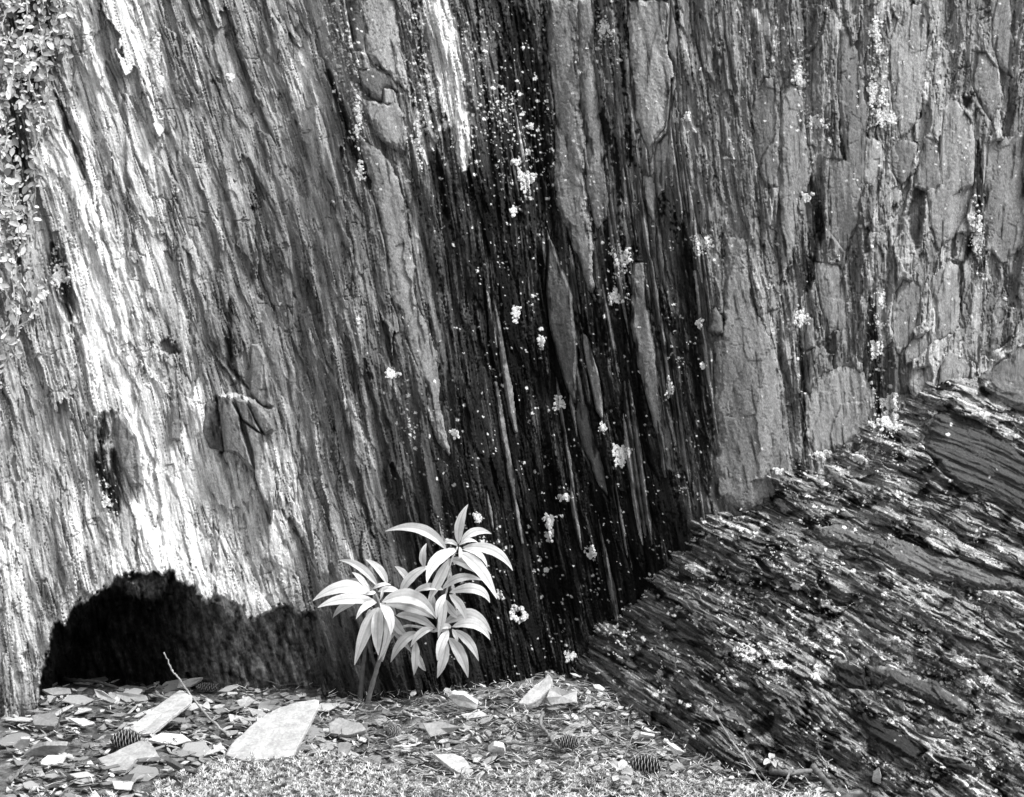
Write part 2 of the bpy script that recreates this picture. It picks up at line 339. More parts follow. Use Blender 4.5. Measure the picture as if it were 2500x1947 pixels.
for t, r, p in [(.52, 14, [(1200, 900), (1280, 930), (1290, 1050), (1230, 1130), (1190, 1120)]), (.42, 10, [(1350, 960), (1400, 900), (1500, 930), (1490, 1060), (1420, 1120), (1350, 1060)]),
                (.44, 18, [(1560, 900), (1640, 920), (1650, 1130), (1600, 1180), (1510, 1140), (1530, 1000)]), (.48, 12, [(1590, 1220), (1660, 1200), (1870, 1110), (1885, 1150), (1840, 1320), (1760, 1430), (1650, 1500), (1590, 1400)]),
                (.52, 20, [(1670, 740), (1750, 690), (1850, 790), (1870, 930), (1860, 1110), (1700, 1190), (1660, 1100), (1660, 900)]), (.44, 12, [(1860, 370), (1950, 370), (2020, 450), (2030, 620), (1990, 720), (1900, 620), (1850, 500)]),
                (.40, 10, [(1030, 300), (1080, 290), (1150, 470), (1190, 680), (1190, 900), (1180, 1110), (1110, 1050), (1060, 900), (1030, 700), (1010, 560)]),
                (.52, 9, [(1340, 300), (1440, 150), (1560, 100), (1580, 300), (1560, 520), (1500, 700), (1430, 780), (1370, 620), (1340, 450)]),
                (.45, 11, [(660, 700), (760, 620), (800, 800), (840, 1050), (820, 1180), (760, 1200), (760, 1400), (670, 1600), (664, 1100), (655, 850)]),
                (.46, 12, [(970, 1050), (1110, 1060), (1170, 1150), (1160, 1300), (1060, 1500), (960, 1400), (950, 1200)]), (.40, 8, [(480, 700), (560, 560), (640, 580), (640, 1100), (560, 1100), (500, 950)]),
                (.46, 12, [(1960, 980), (2180, 940), (2180, 1480), (2060, 1560), (1960, 1500), (1930, 1250)]), (.45, 10, [(1980, -20), (2080, -20), (2100, 200), (2110, 420), (2040, 380), (1990, 250)])]:
    cy_ = sum(a[1] for a in p)/len(p); slab(t, r*(.7+.6*((cy_*7) % 1)), (3, [(a, cy_+(b-cy_)*1.28) for a, b in p]))
for t, r, p in [(.50, 14, [(1720, 0), (1780, 60), (1770, 400), (1700, 470), (1620, 500), (1640, 250), (1580, 130)]), (.48, 13, [(1480, 500), (1600, 430), (1640, 480), (1530, 600), (1450, 630), (1430, 580)]),
                (.52, 14, [(1480, 680), (1600, 650), (1620, 720), (1590, 830), (1500, 850), (1460, 760)]), (.50, 15, [(1640, 680), (1720, 560), (1830, 640), (1840, 710), (1740, 780), (1620, 790)]),
                (.46, 10, [(1430, 100), (1530, 150), (1540, 300), (1480, 480), (1400, 560), (1350, 400), (1370, 200)]), (.42, 9, [(870, 0), (1040, 20), (1070, 160), (1080, 420), (960, 440), (920, 300), (880, 150)])]:
    slab(t, r, (6, p))
for t, r, p in [(.50, 20, [(1575, 515), (1620, 520), (1665, 600), (1675, 760), (1710, 900), (1650, 910), (1570, 820), (1575, 700)]), (.42, 26, [(1390, 840), (1450, 870), (1500, 960), (1510, 1050), (1590, 1300), (1480, 1200), (1410, 1180), (1385, 1000)]),
                (.40, 30, [(1460, 850), (1540, 870), (1600, 1000), (1640, 1080), (1520, 990)]), (.62, 34, [(1525, 995), (1640, 1080), (1720, 1400), (1700, 1640), (1600, 1350), (1590, 1200)]),
                (.46, 24, [(1550, 860), (1650, 900), (1700, 930), (1720, 1050), (1660, 1080), (1590, 980)]), (.42, 8, [(1290, 900), (1350, 930), (1390, 1180), (1320, 1170), (1280, 1080)]),
                (.48, 20, [(740, 960), (790, 1000), (850, 1100), (890, 1400), (820, 1400), (760, 1260), (735, 1130)]), (.45, 8, [(1080, 880), (1120, 900), (1130, 1120), (1070, 1110)])]:
    slab(t, r, (4, p))
rb = random.Random(77)
for i in range(46):
    x0 = rb.uniform(930, 1500)*1.1447; y0 = rb.uniform(200, 1240)*1.1447; L = rb.uniform(110, 420); w0 = rb.uniform(4, 9); sl = .17 if x0 < 1500 else .14
    y1 = min(y0+L, 1530); pts = []
    for t in (0, .2, .5, .8, 1): pts.append((x0+sl*(y1-y0)*t+w0*math.sin(math.pi*(t*.8+.1))+rb.uniform(-1, 1), y0+(y1-y0)*t))
    for t in (.85, .55, .25): pts.append((x0+sl*(y1-y0)*t-w0*.6*math.sin(math.pi*t)+rb.uniform(-1, 1), y0+(y1-y0)*t))
    SL.append((pts, rb.choice([.3, .36, .42, .5]), rb.uniform(8, 15)))
# tone map: estimated from the photo, one value per 109 px of the 2184-wide view
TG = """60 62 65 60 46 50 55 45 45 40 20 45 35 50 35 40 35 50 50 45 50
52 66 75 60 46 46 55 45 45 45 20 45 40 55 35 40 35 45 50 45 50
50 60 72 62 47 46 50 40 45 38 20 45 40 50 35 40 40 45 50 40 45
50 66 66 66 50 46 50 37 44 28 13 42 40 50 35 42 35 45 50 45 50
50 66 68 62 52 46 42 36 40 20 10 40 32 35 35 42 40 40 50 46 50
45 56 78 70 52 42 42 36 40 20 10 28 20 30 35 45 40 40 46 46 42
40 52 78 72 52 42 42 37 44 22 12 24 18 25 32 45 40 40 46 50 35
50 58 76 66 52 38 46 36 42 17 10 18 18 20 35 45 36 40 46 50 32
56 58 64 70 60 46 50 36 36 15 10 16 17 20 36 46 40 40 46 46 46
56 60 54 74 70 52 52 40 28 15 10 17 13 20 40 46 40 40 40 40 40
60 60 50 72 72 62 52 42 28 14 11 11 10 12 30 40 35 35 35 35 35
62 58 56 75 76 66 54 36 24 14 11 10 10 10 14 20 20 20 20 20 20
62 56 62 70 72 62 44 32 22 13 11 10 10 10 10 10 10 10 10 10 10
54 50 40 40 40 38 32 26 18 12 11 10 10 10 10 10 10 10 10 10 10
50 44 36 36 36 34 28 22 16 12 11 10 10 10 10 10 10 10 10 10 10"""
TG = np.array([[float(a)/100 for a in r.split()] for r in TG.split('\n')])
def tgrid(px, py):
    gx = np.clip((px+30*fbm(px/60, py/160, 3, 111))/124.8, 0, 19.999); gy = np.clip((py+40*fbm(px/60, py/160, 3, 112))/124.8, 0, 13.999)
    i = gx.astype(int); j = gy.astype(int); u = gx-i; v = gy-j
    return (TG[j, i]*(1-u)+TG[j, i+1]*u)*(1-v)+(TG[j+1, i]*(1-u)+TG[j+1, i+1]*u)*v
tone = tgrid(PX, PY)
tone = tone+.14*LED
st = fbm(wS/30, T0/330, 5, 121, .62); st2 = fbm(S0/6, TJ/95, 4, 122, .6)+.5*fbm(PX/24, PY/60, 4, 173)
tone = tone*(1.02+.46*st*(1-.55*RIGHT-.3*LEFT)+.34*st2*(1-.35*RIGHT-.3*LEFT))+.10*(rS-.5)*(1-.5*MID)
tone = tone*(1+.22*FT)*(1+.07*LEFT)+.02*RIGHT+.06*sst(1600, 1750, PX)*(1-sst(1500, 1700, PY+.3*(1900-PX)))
rib = sst(.05, .38, fbm(S0/5.5, T0/130, 4, 171))*sst(-.25, .25, fbm(S0/60, T0/260, 3, 172)); tone = tone+.20*rib*MID*(1-.5*sst(0, .5, tone))
# black algae film creeping in streaks, thickest down the middle of the wall
dk = fbm(S0/22, T0/210, 4, 123)+.5*fbm(PX/9, PY/12, 3, 124)
mid = sst(780, 1060, PX-.18*(PY-400))*(1-sst(1480, 1760, PX-.1*(PY-600)))*.5
thr = .62-.75*mid-.2*sst(1000, 1300, PX)*(1-sst(2000, 2400, PX))
tone *= 1-.72*sst(thr, thr+.22, dk)*(.25+.75*(1-LEFT))*(1-.6*RIGHT)
tone *= 1-.25*LEFT*sst(.35, .6, fbm(S0/14, T0/260, 4, 125))
def stroke(pts, w, t, soft=.5, amt=1., seed=1, nz=.6):
    global tone
    d, q = line_d(PX, PY, pts)
    ww = w*np.sin(np.pi*np.clip(q*.94+.03, 0, 1))**.5*(1+nz*fbm(S0/10, T0/60, 3, 130+seed))
    m = sst(ww*(1+soft), ww*(1-soft), d)*amt*(sst(-.75, -.2, fbm(S0/6, T0/40, 3, 140+seed)) if seed >= 40 else sst(-.5, .2, fbm(S0/7, T0/150, 4, 140+seed)))
    tone = tone*(1-m)+t*m
# pale mineral streaks and clean washed rock
for i, (pts, w, t) in enumerate([
    (C('d', (150, 215), (185, 310), (205, 420), (218, 520)), 9, 1.0), (C('d', (205, 500), (228, 640), (255, 760), (285, 850)), 15, 1.0), (C('d', (285, 850), (315, 960), (330, 1060)), 12, .95),
    (C('d', (290, 30), (300, 90), (318, 160)), 11, .85), (C('d', (270, 60), (276, 200), (300, 330)), 9, .85), (C('d', (380, 620), (395, 720), (400, 780)), 9, .95),
    (C('d', (385, 900), (400, 985), (418, 1060)), 13, .98), (C('d', (375, 960), (392, 1050), (410, 1100)), 15, 1.), (C('d', (440, 990), (500, 1060), (560, 1190)), 12, .9),
    (C('d', (340, 1180), (440, 1250), (560, 1280)), 30, .82), (C('d', (560, 930), (610, 1010), (650, 1090)), 12, .92), (C('d', (30, 1150), (60, 1300), (70, 1420)), 16, .85),
    (C('d', (100, 850), (140, 960), (170, 1090)), 10, .82), (C('d', (110, 590), (150, 740), (190, 850)), 9, .8), (C('d', (640, 330), (660, 380), (680, 420)), 9, .8),
    (C('d', (20, 1090), (40, 1180)), 14, .85), (C('d', (680, 760), (750, 870), (800, 1000)), 7, .75), (C('d', (735, 1150), (760, 1210)), 9, .9),
    (C('d', (880, 640), (915, 760), (938, 880)), 6, .8), (C('d', (855, 360), (885, 450), (892, 540)), 5, .85), (C('d', (1038, 620), (1055, 690), (1060, 740)), 5, .8),
    (C('d', (1240, 715), (1262, 790), (1275, 870)), 4, .85), (C('d', (1540, 330), (1575, 480), (1600, 640)), 7, .62), (C('d', (350, 1000), (420, 1090)), 10, .9)]):
    stroke(pts, w*.95, t*.97, .6, .85, i)
# quartz vein
stroke(C('d', (915, -60), (940, 60), (957, 160), (975, 265)), 34, 1.05, .3, 1, 40, .25)
stroke(C('d', (930, 60), (950, 130), (970, 230)), 20, 1.05, .3, 1, 46, .1)
stroke(C('d', (965, 200), (985, 270), (990, 360)), 19, 1.05, .4, 1, 41, .4)
stroke(C('d', (1000, 240), (960, 260), (930, 280)), 8, .9, .5, .9, 42)
stroke(C('d', (885, 230), (900, 300), (912, 350)), 7, .9, .5, .9, 43)
stroke(C('d', (1605, 20), (1635, 60), (1652, 100)), 13, .95, .5, .9, 44, .9)
# black strokes along seams and behind the shrub; algae in the middle ones
for i, (pts, w) in enumerate([(C('d', (60, -40), (70, 100), (60, 200)), 70), (C('d', (30, 190), (40, 400), (40, 560)), 26), (C('d', (110, 520), (130, 590), (150, 680)), 22), (C('d', (1010, 380), (1090, 700), (1120, 1000)), 12), (C('d', (1100, 20), (1150, 300), (1180, 520)), 34), (C('d', (1150, 540), (1165, 700), (1200, 900)), 22),
    (C('d', (1455, 480), (1480, 750), (1510, 1050)), 24), (C('d', (1330, 640), (1360, 850), (1400, 1100)), 18), (C('d', (1300, 480), (1320, 640)), 18), (C('d', (1290, 980), (1300, 1150), (1310, 1260)), 26),
    (C('d', (1560, 330), (1590, 480), (1600, 520)), 0), (C('d', (2085, 300), (2090, 470), (2055, 560)), 12), (C('d', (2050, 560), (2040, 690)), 10), (C('d', (1940, 400), (1900, 560)), 0),
    (C('d', (1858, 640), (1862, 780), (1875, 900)), 16), (C('d', (1730, 380), (1745, 480), (1720, 620)), 16), (C('d', (1705, 700), (1715, 900), (1718, 980)), 8), (C('d', (120, 200), (150, 290), (180, 380)), 9),
    (C('d', (545, 480), (560, 560)), 0), (C('d', (925, 320), (945, 420), (955, 460)), 22), (C('d', (220, 880), (215, 990), (235, 1090)), 14), (C('d', (240, 960), (250, 1100)), 16), (C('d', (490, 640), (490, 780), (530, 830)), 9),
    (C('d', (700, 150), (760, 330), (800, 420)), 12), (C('d', (640, 60), (700, 200)), 0)]):
    if w: stroke(pts, w, .07, .7, .85, 50+i, .8)
tone = tone+(np.maximum(tone, .74)-tone)*.8*sst(-34, -4, cs)*(1-sst(600, 800, PX))*(1-sst(1560, 1640, PY))  # lit edge of the cave lip, painted into the tone
tone = np.where(cs > 0, tone*(1-CAVE)+CAVE*np.where(chunk > -2, .80, .50)*(1+.8*fbm(S0/12, T0/50, 4, 150)+.4*fbm(PX/12, PY/12, 3, 151))*np.interp(PX, [100, 420, 600, 800], [.22, .42, 1.0, .85]), tone)  # cave shade painted into the tone; roof chunks paler for bounced light
# foot of the wall right of the cave keeps its mapped tone
# fine crustose lichen specks (small pale crusts on the dark film)
def specks(px, py, s=6, seed=7):
    a, b_, c = worley(px/s+.5*fbm(px/9, py/9, 2, seed), py/s, seed)
    return a, c
dens = np.clip(.015+.03*mid+.30*sst(.15, .7, fbm(PX/50, PY/80, 4, 161)), 0, .5)*(1-.85*LEFT)
def sb(x, y, rx, ry, h):
    global dens
    x *= 1.1447; y *= 1.1447; dens = dens+h*np.exp(-(((PX-x-.15*(PY-y))/rx/1.14)**2+((PY-y)/ry/1.14)**2))
for a in [(735, 100, 40, 90, .9), (765, 270, 14, 90, .9), (890, 160, 25, 120, .6), (955, 130, 50, 130, .5), (1080, 250, 70, 100, .45), (1110, 330, 60, 80, .3), (1320, 560, 25, 60, .7), (1310, 635, 25, 25, .6),
          (1710, 160, 14, 60, .8), (1735, 260, 25, 40, .8), (1870, 120, 22, 60, .8), (1880, 220, 40, 60, .6), (1960, 90, 40, 50, .4), (2085, 510, 18, 80, 1.), (2060, 330, 12, 60, .6), (230, 1060, 16, 50, .9),
          (1500, 520, 30, 30, .5), (1870, 700, 14, 80, .6), (1880, 900, 30, 60, .6), (1655, 40, 10, 80, .5), (1290, 90, 20, 70, .6), (1240, 330, 7, 90, .6), (330, 100, 10, 60, .9), (120, 580, 26, 40, .9), (875, 900, 20, 60, .5), (1000, 1180, 60, 60, .35)]:
    sb(*a)
a1, c1 = specks(PX, PY, 5.2, 7); a2, c2 = specks(PX, PY, 11, 8); pat = fbm(PX/20, PY/28, 4, 163)
sp = (c1 < dens*.40+.45*dens*pat) & (a1 < .15+.4*_RV[(c1*65535).astype(int)]); sp2 = (c2 < dens*.26+.35*dens*pat) & (a2 < .36+.2*pat)
sp = (sp | sp2) & (cs < 0)
tone = np.where(sp, .80+.15*c1, tone)
h = h+np.where(sp, 1.2, 0)
# sink the wall under the slabs
UN = np.zeros_like(PX)
for pts, t, rs in SL:
    P = np.array(pts); x0, y0 = P.min(0)-14; x1, y1 = P.max(0)+14
    i0, i1 = np.searchsorted(XS, [x0, x1]); j0, j1 = np.searchsorted(YS, [y0, y1]); sl_ = (slice(j0, j1), slice(i0, i1))
    q = poly_sd(PX[sl_]+2.5, PY[sl_], pts)
    UN[sl_] = np.maximum(UN[sl_], sst(-4, 4, q))
h = h*(1-UN)-1.5*UN
DEP = SMOOTH-(h+16*sst(-70, -6, cs)*sst(14, 0, cs))/1000+cv
# notches and hollows; their recess shade is also painted into the tone
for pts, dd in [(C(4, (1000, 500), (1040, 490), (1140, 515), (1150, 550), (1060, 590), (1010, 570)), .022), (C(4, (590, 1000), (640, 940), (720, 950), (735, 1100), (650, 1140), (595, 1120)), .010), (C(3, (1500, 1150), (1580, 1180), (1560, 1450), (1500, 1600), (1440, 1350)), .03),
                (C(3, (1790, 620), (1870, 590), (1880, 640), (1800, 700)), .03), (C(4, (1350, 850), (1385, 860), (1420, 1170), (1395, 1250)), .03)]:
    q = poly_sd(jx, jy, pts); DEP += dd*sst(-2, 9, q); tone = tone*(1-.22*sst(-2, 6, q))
def sample(G, px, py):
    fx = np.interp(px, XS, np.arange(len(XS))); fy = np.interp(py, YS, np.arange(len(YS)))
    i = np.clip(fx.astype(int), 0, len(XS)-2); j = np.clip(fy.astype(int), 0, len(YS)-2); u = fx-i; v = fy-j
    return (G[j, i]*(1-u)+G[j, i+1]*u)*(1-v)+(G[j+1, i]*(1-u)+G[j+1, i+1]*u)*v
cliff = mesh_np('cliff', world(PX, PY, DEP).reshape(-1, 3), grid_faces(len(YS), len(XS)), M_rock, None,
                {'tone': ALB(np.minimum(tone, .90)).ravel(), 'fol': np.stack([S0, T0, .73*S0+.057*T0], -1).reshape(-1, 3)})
tag(cliff, 'tall face of steep layered slate, pale on the left and black with algae down the middle, with a low cave at its foot', 'rock face', kind='structure')
TOP = DEP.copy()      # front-most surface for things that grow on the wall
for n, (pts, t, rs) in enumerate(SL):
    P = np.array(pts); x0, y0 = P.min(0)-10; x1, y1 = P.max(0)+10
    xs = np.arange(x0, x1, 2.2); ys = np.arange(y0, y1, 2.2); X, Y = np.meshgrid(xs, ys)
    s_ = sample(S0, X, Y)
    ar = abs(np.dot(P[:, 0], np.roll(P[:, 1], 1))-np.dot(P[:, 1], np.roll(P[:, 0], 1)))/2; na = (.3 if rs > 19 else 1)*float(np.clip(ar/max(x1-x0, y1-y0)/55, .2, 1))
    sg = 7*fbm(s_/18, Y/90, 4, 200+n, .6)+2.2*np.floor(3*fbm(X/30, Y/40, 2, 245+n))+1.6*fbm(X/7, Y/12, 2, 230+n)+1
    q = poly_sd(X, Y, pts)+sg*na
    w = max(8., min(x1-x0, y1-y0))
    jag = na*(9*fbm(s_/22, Y/150, 4, 205+n, .6)+4*np.floor(2.5*fbm(s_/40, Y/60, 2, 206+n))); sd_ = .7+.6*np.sin(n*1.7)
    mx_ = P[:, 0].mean(); shp = 1.0 if (mx_ < 760 or 1000 < mx_ < 1800) else .0
    if mx_ > 1950: shp = -.9
    face = rs*(.78+.5*min(shp, 0)+.25*max(shp, 0))*(.55*sst(-1.5, 2.2, q)+.22*sst(0, 2.2, q-4*na-jag*.6*sd_)+.23*sst(0, 2.5, q-10*na-jag*1.3))+(rs*.10*sst(0, w*.5, q) if rs < 19 else 0)
    face += 2.6*terrace(fbm(s_/38, Y/150, 3, 260+n), 4, .06, .3)*sst(2, 12, q)+1.0*fbm(s_/14, Y/50, 4, 290+n)+.7*fbm(X/5, Y/6, 2, 320+n)
    # hairline cracks crossing the slab
    d1, d2, cid = worley(X/150+.3*fbm(X/40, Y/40, 3, 5), Y/170+.3*fbm(X/40, Y/40, 3, 6), n)
    face -= 2.2*(1-sst(0, .012, d2-d1))
    tilt = ((X-P[:, 0].mean())/max(40, x1-x0))*((-3 if n % 3 else 5) if rs < 19 else 30)
    fq, fc = facet((X+.12*Y)/(60 if rs < 19 else 30)+.2*fbm(X/30, Y/50, 3, 8), Y/200, n+3, 2.2, 4.5, .5); face += fq*sst(0, 8, q)
    dep = sample(SMOOTH, X, Y)-(face+tilt+1)/1000+np.where(q < -1.5, .012*sst(-1.5, -5, q), 0)
    t = t+.03+(.02 if P[:, 0].mean() > 1900 else 0)+(.05 if 1300 < P[:, 0].mean() < 1700 else 0)
    tn = t*(1+.20*fbm(s_/24, Y/120, 4, 350+n)+.12*fbm(X/9, Y/13, 3, 380+n)+.12*(fc-.5))
    tn *= 1-.55*sst(.3, .6, fbm(s_/16, Y/110, 4, 410+n)+.25*sst(14, 0, q))
    rim = sst(5, 0, q)*sst(-.2, .4, fbm(X/30, Y/30, 3, 440)); tn = tn*(1-.28*rim)+.8*.28*rim   # broken paler rim along the slab outline
    a1, c1 = specks(X, Y, 6.5, 7); dn = sample(dens, X, Y)*.5
    tn = np.where((c1 < dn*.35) & (a1 < .4), .85, tn)
    keep = (q > -6)
    f = grid_faces(len(ys), len(xs)); kf = keep.ravel()[f].all(1); f = f[kf]
    if not len(f): continue
    used = np.unique(f); mp = -np.ones(X.size, int); mp[used] = np.arange(len(used))
    V = world(X, Y, dep).reshape(-1, 3)[used]
    mesh_np('slate_slab', V, mp[f], M_slab, cliff, {'tone': ALB(tn).ravel()[used], 'fol': np.stack([s_, Y, 0*Y], -1).reshape(-1, 3)[used]})
    i0, i1 = np.searchsorted(XS, [x0+10, x1-10]); j0, j1 = np.searchsorted(YS, [y0+10, y1-10])
    if i1 > i0+1 and j1 > j0+1:
        gx = (PX[j0:j1, i0:i1]-x0)/2.2; gy = (PY[j0:j1, i0:i1]-y0)/2.2
        ii = np.clip(gx.astype(int), 0, len(xs)-1); jj = np.clip(gy.astype(int), 0, len(ys)-1)
        sub = np.where(q[jj, ii] > 0, dep[jj, ii], 99); TOP[j0:j1, i0:i1] = np.minimum(TOP[j0:j1, i0:i1], sub)
def cliff_at(px, py): return float(sample(TOP, np.array([px]), np.array([py]))[0])

# ------------------------------------------------------------------ OUTCROP (slanting beds, lower right)
BP = np.array(C('d', (600, 1800), (1000, 1600), (1150, 1460), (1240, 1395), (1380, 1240), (1480, 1140), (1600, 1080), (1700, 1010), (1900, 900), (2050, 810), (2184, 735), (3100, 300)))
OX = axis(1100, 3500, 1240, 2530, 2.0, 14); OY = axis(400, 2500, 780, 1990, 2.0, 14)
QX, QY = np.meshgrid(OX, OY)
Bl = np.interp(QX, BP[:, 0], BP[:, 1])
wc = 1/sample(SMOOTH, QX, np.clip(Bl, 0, 1790))
wo_ = wc+(QY-Bl)*.000098+.0016*fbm(QX/70, QY/60, 3, 551)*np.exp(-np.abs(QY-Bl)/90)
wo_ = np.clip(wo_, .28, .62)
OSM = 1/wo_
# bedding coordinate: beds fall to the right, steeper at the lower left
slp = np.interp(QX, [1100, 1500, 1900, 2300, 3500], [.95, .72, .55, .42, .35])
B0 = np.zeros_like(QX); B0[:, 0] = OY
for i in range(1, len(OX)):
    dx = OX[i]-OX[i-1]
    sl = np.interp(OY, [400, 1100, 1400, 1700, 2500], [.42, .38, .46, .62, .7])*np.interp(OX[i], [1100, 1500, 1900, 2500], [1.25, 1.1, 1.0, .95])+.04*np.sin(OX[i]/170+OY/190)
    B0[:, i] = np.interp(OY-sl*dx, OY, B0[:, i-1])
B0 += 7*fbm(QX/150, QY/90, 3, 501)
A0 = QX.copy()
wB = B0+5*fbm(A0/90, B0/30, 4, 502)
ho = 40*terrace(fbm(A0/420, wB/110, 3, 503), 7, .07, .2)
ho += 16*terrace(fbm(A0/220, wB/42, 3, 504), 6, .08, .25)
ho += 6*terrace(fbm(A0/120, wB/17, 3, 505), 5, .12, .3)
ho += 2.2*(1-2*np.abs(pn(A0/90, wB/8.5, 506)))+1.2*pn(A0/40, wB/4.2, 507)+1.3*fbm(QX/7, QY/7, 3, 508); OF = 0
for le_, wi_, A_, T_, sd_ in ((260, 60, 20, 18, 81), (110, 26, 10, 10, 82), (50, 12, 4, 5, 83), (22, 7, 1.5, 2, 84)):
    a_, c_ = facet(A0/le_+.25*fbm(QX/50, QY/50, 3, 85), wB/wi_+.2*fbm(QX/40, QY/40, 3, 86), sd_, A_, T_, 1.5); ho += a_; OF = OF+(c_-.5)
for wi_, le_, am_, sd_ in ((52, 300, 24, 11), (26, 150, 13, 12), (12, 80, 6, 13)):
    a_, _, _ = splinters(wB/wi_+.4*fbm(A0/90, B0/24, 3, 530+sd_), A0/le_, sd_); ho += .6*am_*a_
ck = np.abs(fbm(A0/260, wB/18, 3, 541))+.25*sst(.1, -.3, fbm(A0/120, B0/40, 3, 542)); ho -= 9*sst(.05, .012, ck)
d1, d2, cid = worley(A0/120, wB/26, 21); ho += (cid-.5)*8; ho -= ho.mean()-2
TO = .37+.12*fbm(A0/200, B0/60, 4, 510)+.22*fbm(A0/70, B0/8, 4, 511)+.14*sst(1750, 2350, QX)
TO = TO*(1+.2*OF)*(1-.66*sst(.14, .40, fbm(QX/60, QY/50, 4, 512)+.3*fbm(A0/40, B0/9, 3, 513)))
# thin pale weathered bed edges
TO = TO+.34*sst(.26, .46, fbm(A0/200, B0/5.5, 3, 514))*sst(-.3, .3, fbm(QX/120, QY/90, 3, 515))
SO = []
def oslab(tone, rs, k, p): SO.append((C(k, *p), tone, rs))
oslab(.29, 24, 6, [(1620, 960), (1700, 940), (1900, 1000), (2120, 1160), (2300, 1300), (2300, 1700), (2120, 1600), (2000, 1520), (1800, 1430), (1650, 1300), (1540, 1130), (1560, 1050)])
oslab(.38, 22, 9, [(880, 0), (1040, 0), (1230, 80), (1220, 150), (1100, 110), (990, 130), (900, 90)])
oslab(.40, 30, 9, [(1230, 130), (1280, 85), (1430, 90), (1600, 160), (1750, 190), (2120, 300), (2250, 350), (2250, 460), (2120, 400), (1860, 390), (1700, 330), (1560, 330), (1400, 270), (1250, 180)])
oslab(.30, 14, 9, [(1050, 210), (1200, 200), (1310, 270), (1260, 300), (1120, 260)])
oslab(.19, 14, 9, [(1000, 860), (1060, 840), (1180, 900), (1200, 1020), (1080, 1010), (1010, 960)])
oslab(.32, 28, 9, [(1180, 860), (1400, 900), (1620, 980), (1850, 1130), (1880, 1180), (1620, 1110), (1400, 1010), (1220, 950)])
oslab(.27, 16, 9, [(1290, 1070), (1420, 1080), (1440, 1160), (1340, 1150)])
oslab(.19, 22, 9, [(1020, 1120), (1200, 1180), (1400, 1270), (1580, 1400), (1500, 1480), (1300, 1370), (1150, 1250)])
oslab(.31, 14, 9, [(1180, 560), (1330, 620), (1440, 680), (1430, 710), (1250, 630)])
oslab(.36, 12, 9, [(1740, 680), (1900, 720), (2050, 800), (2040, 830), (1850, 780)])
oslab(.40, 20, 6, [(1900, 720), (2020, 640), (2120, 560), (2250, 500), (2250, 950), (2120, 900), (2000, 850)])
oslab(.30, 12, 6, [(950, 1290), (1060, 1360), (1100, 1420), (1000, 1410)])
oslab(.30, 14, 6, [(1400, 1070), (1460, 1060), (1530, 1110), (1510, 1160), (1430, 1130)])
oslab(.24, 14, 6, [(620, 1480), (680, 1500), (730, 1560), (660, 1560)])
oslab(.26, 12, 9, [(1480, 1230), (1620, 1280), (1720, 1330), (1640, 1330), (1520, 1290)])
oslab(.20, 12, 9, [(1620, 1440), (1800, 1480), (1950, 1540), (1880, 1560), (1700, 1510)])
oslab(.26, 12, 9, [(480, 190), (540, 210), (610, 290), (560, 280)])
OD = np.clip(.11+.55*fbm(QX/70, QY/50, 4, 520), .02, .6)
def ob(x, y, rx, ry, hh):
    global OD
    x *= 1.1447; y *= 1.1447; OD = OD+hh*np.exp(-(((QX-x)/rx/1.14)**2+((QY-.4*(QX-x)-y)/ry/1.14)**2))
for a in [(1610, 1400, 60, 30, .9), (1700, 1200, 90, 40, .4), (1560, 1250, 90, 50, .3), (1870, 950, 60, 30, .7), (2060, 1250, 120, 30, .5), (1980, 1430, 140, 40, .4), (1300, 1330, 60, 40, .5), (1750, 1000, 60, 40, .4), (1720, 1350, 80, 40, .3), (2100, 1600, 60, 40, .4), (1930, 1320, 70, 25, .4)]:
    ob(*a)
def ospeck(X, Y, D, tn):
    pat = fbm(X/14, Y/14, 3, 522)
    a1, c1 = specks(X, Y, 6, 17); a2, c2 = specks(X, Y, 11, 18); a3, c3 = specks(X, Y, 19, 19)
    m = ((c1 < D*.45*(1+1.6*pat)) & (a1 < .12+.4*_RV[(c1*65535).astype(int)])) | ((c2 < D*.34*(1+1.5*pat)) & (a2 < .42+.1*pat)) | ((c3 < D*.13*(1+2*pat)) & (a3 < .36+.2*pat))
    return np.where(m, .70+.25*c1, tn), m
TO, mm = ospeck(QX, QY, OD, TO); ho = ho+np.where(mm, 1.5, 0)
UN = np.zeros_like(QX)
for pts, t, rs in SO:
    P = np.array(pts); x0, y0 = P.min(0)-14; x1, y1 = P.max(0)+14
    i0, i1 = np.searchsorted(OX, [x0, x1]); j0, j1 = np.searchsorted(OY, [y0, y1]); s2 = (slice(j0, j1), slice(i0, i1))
    UN[s2] = np.maximum(UN[s2], sst(-5, 2, poly_sd(QX[s2], QY[s2], pts)))
ho = ho*(1-UN)-2*UN
ODEP = OSM-ho/1000
outc = mesh_np('rock_outcrop', world(QX, QY, ODEP).reshape(-1, 3), grid_faces(len(OY), len(OX)), M_out, None,
               {'tone': ALB(np.clip(TO, .03, 1)).ravel(), 'fol': np.stack([A0, B0, .73*B0+.057*A0], -1).reshape(-1, 3)})
tag(outc, 'dark outcrop of slanting slate beds speckled with lichen, in front of the cliff at right', 'rock outcrop')
def osample(G, px, py):
    fx = np.interp(px, OX, np.arange(len(OX))); fy = np.interp(py, OY, np.arange(len(OY)))
    i = np.clip(fx.astype(int), 0, len(OX)-2); j = np.clip(fy.astype(int), 0, len(OY)-2); u = fx-i; v = fy-j
    return (G[j, i]*(1-u)+G[j, i+1]*u)*(1-v)+(G[j+1, i]*(1-u)+G[j+1, i+1]*u)*v
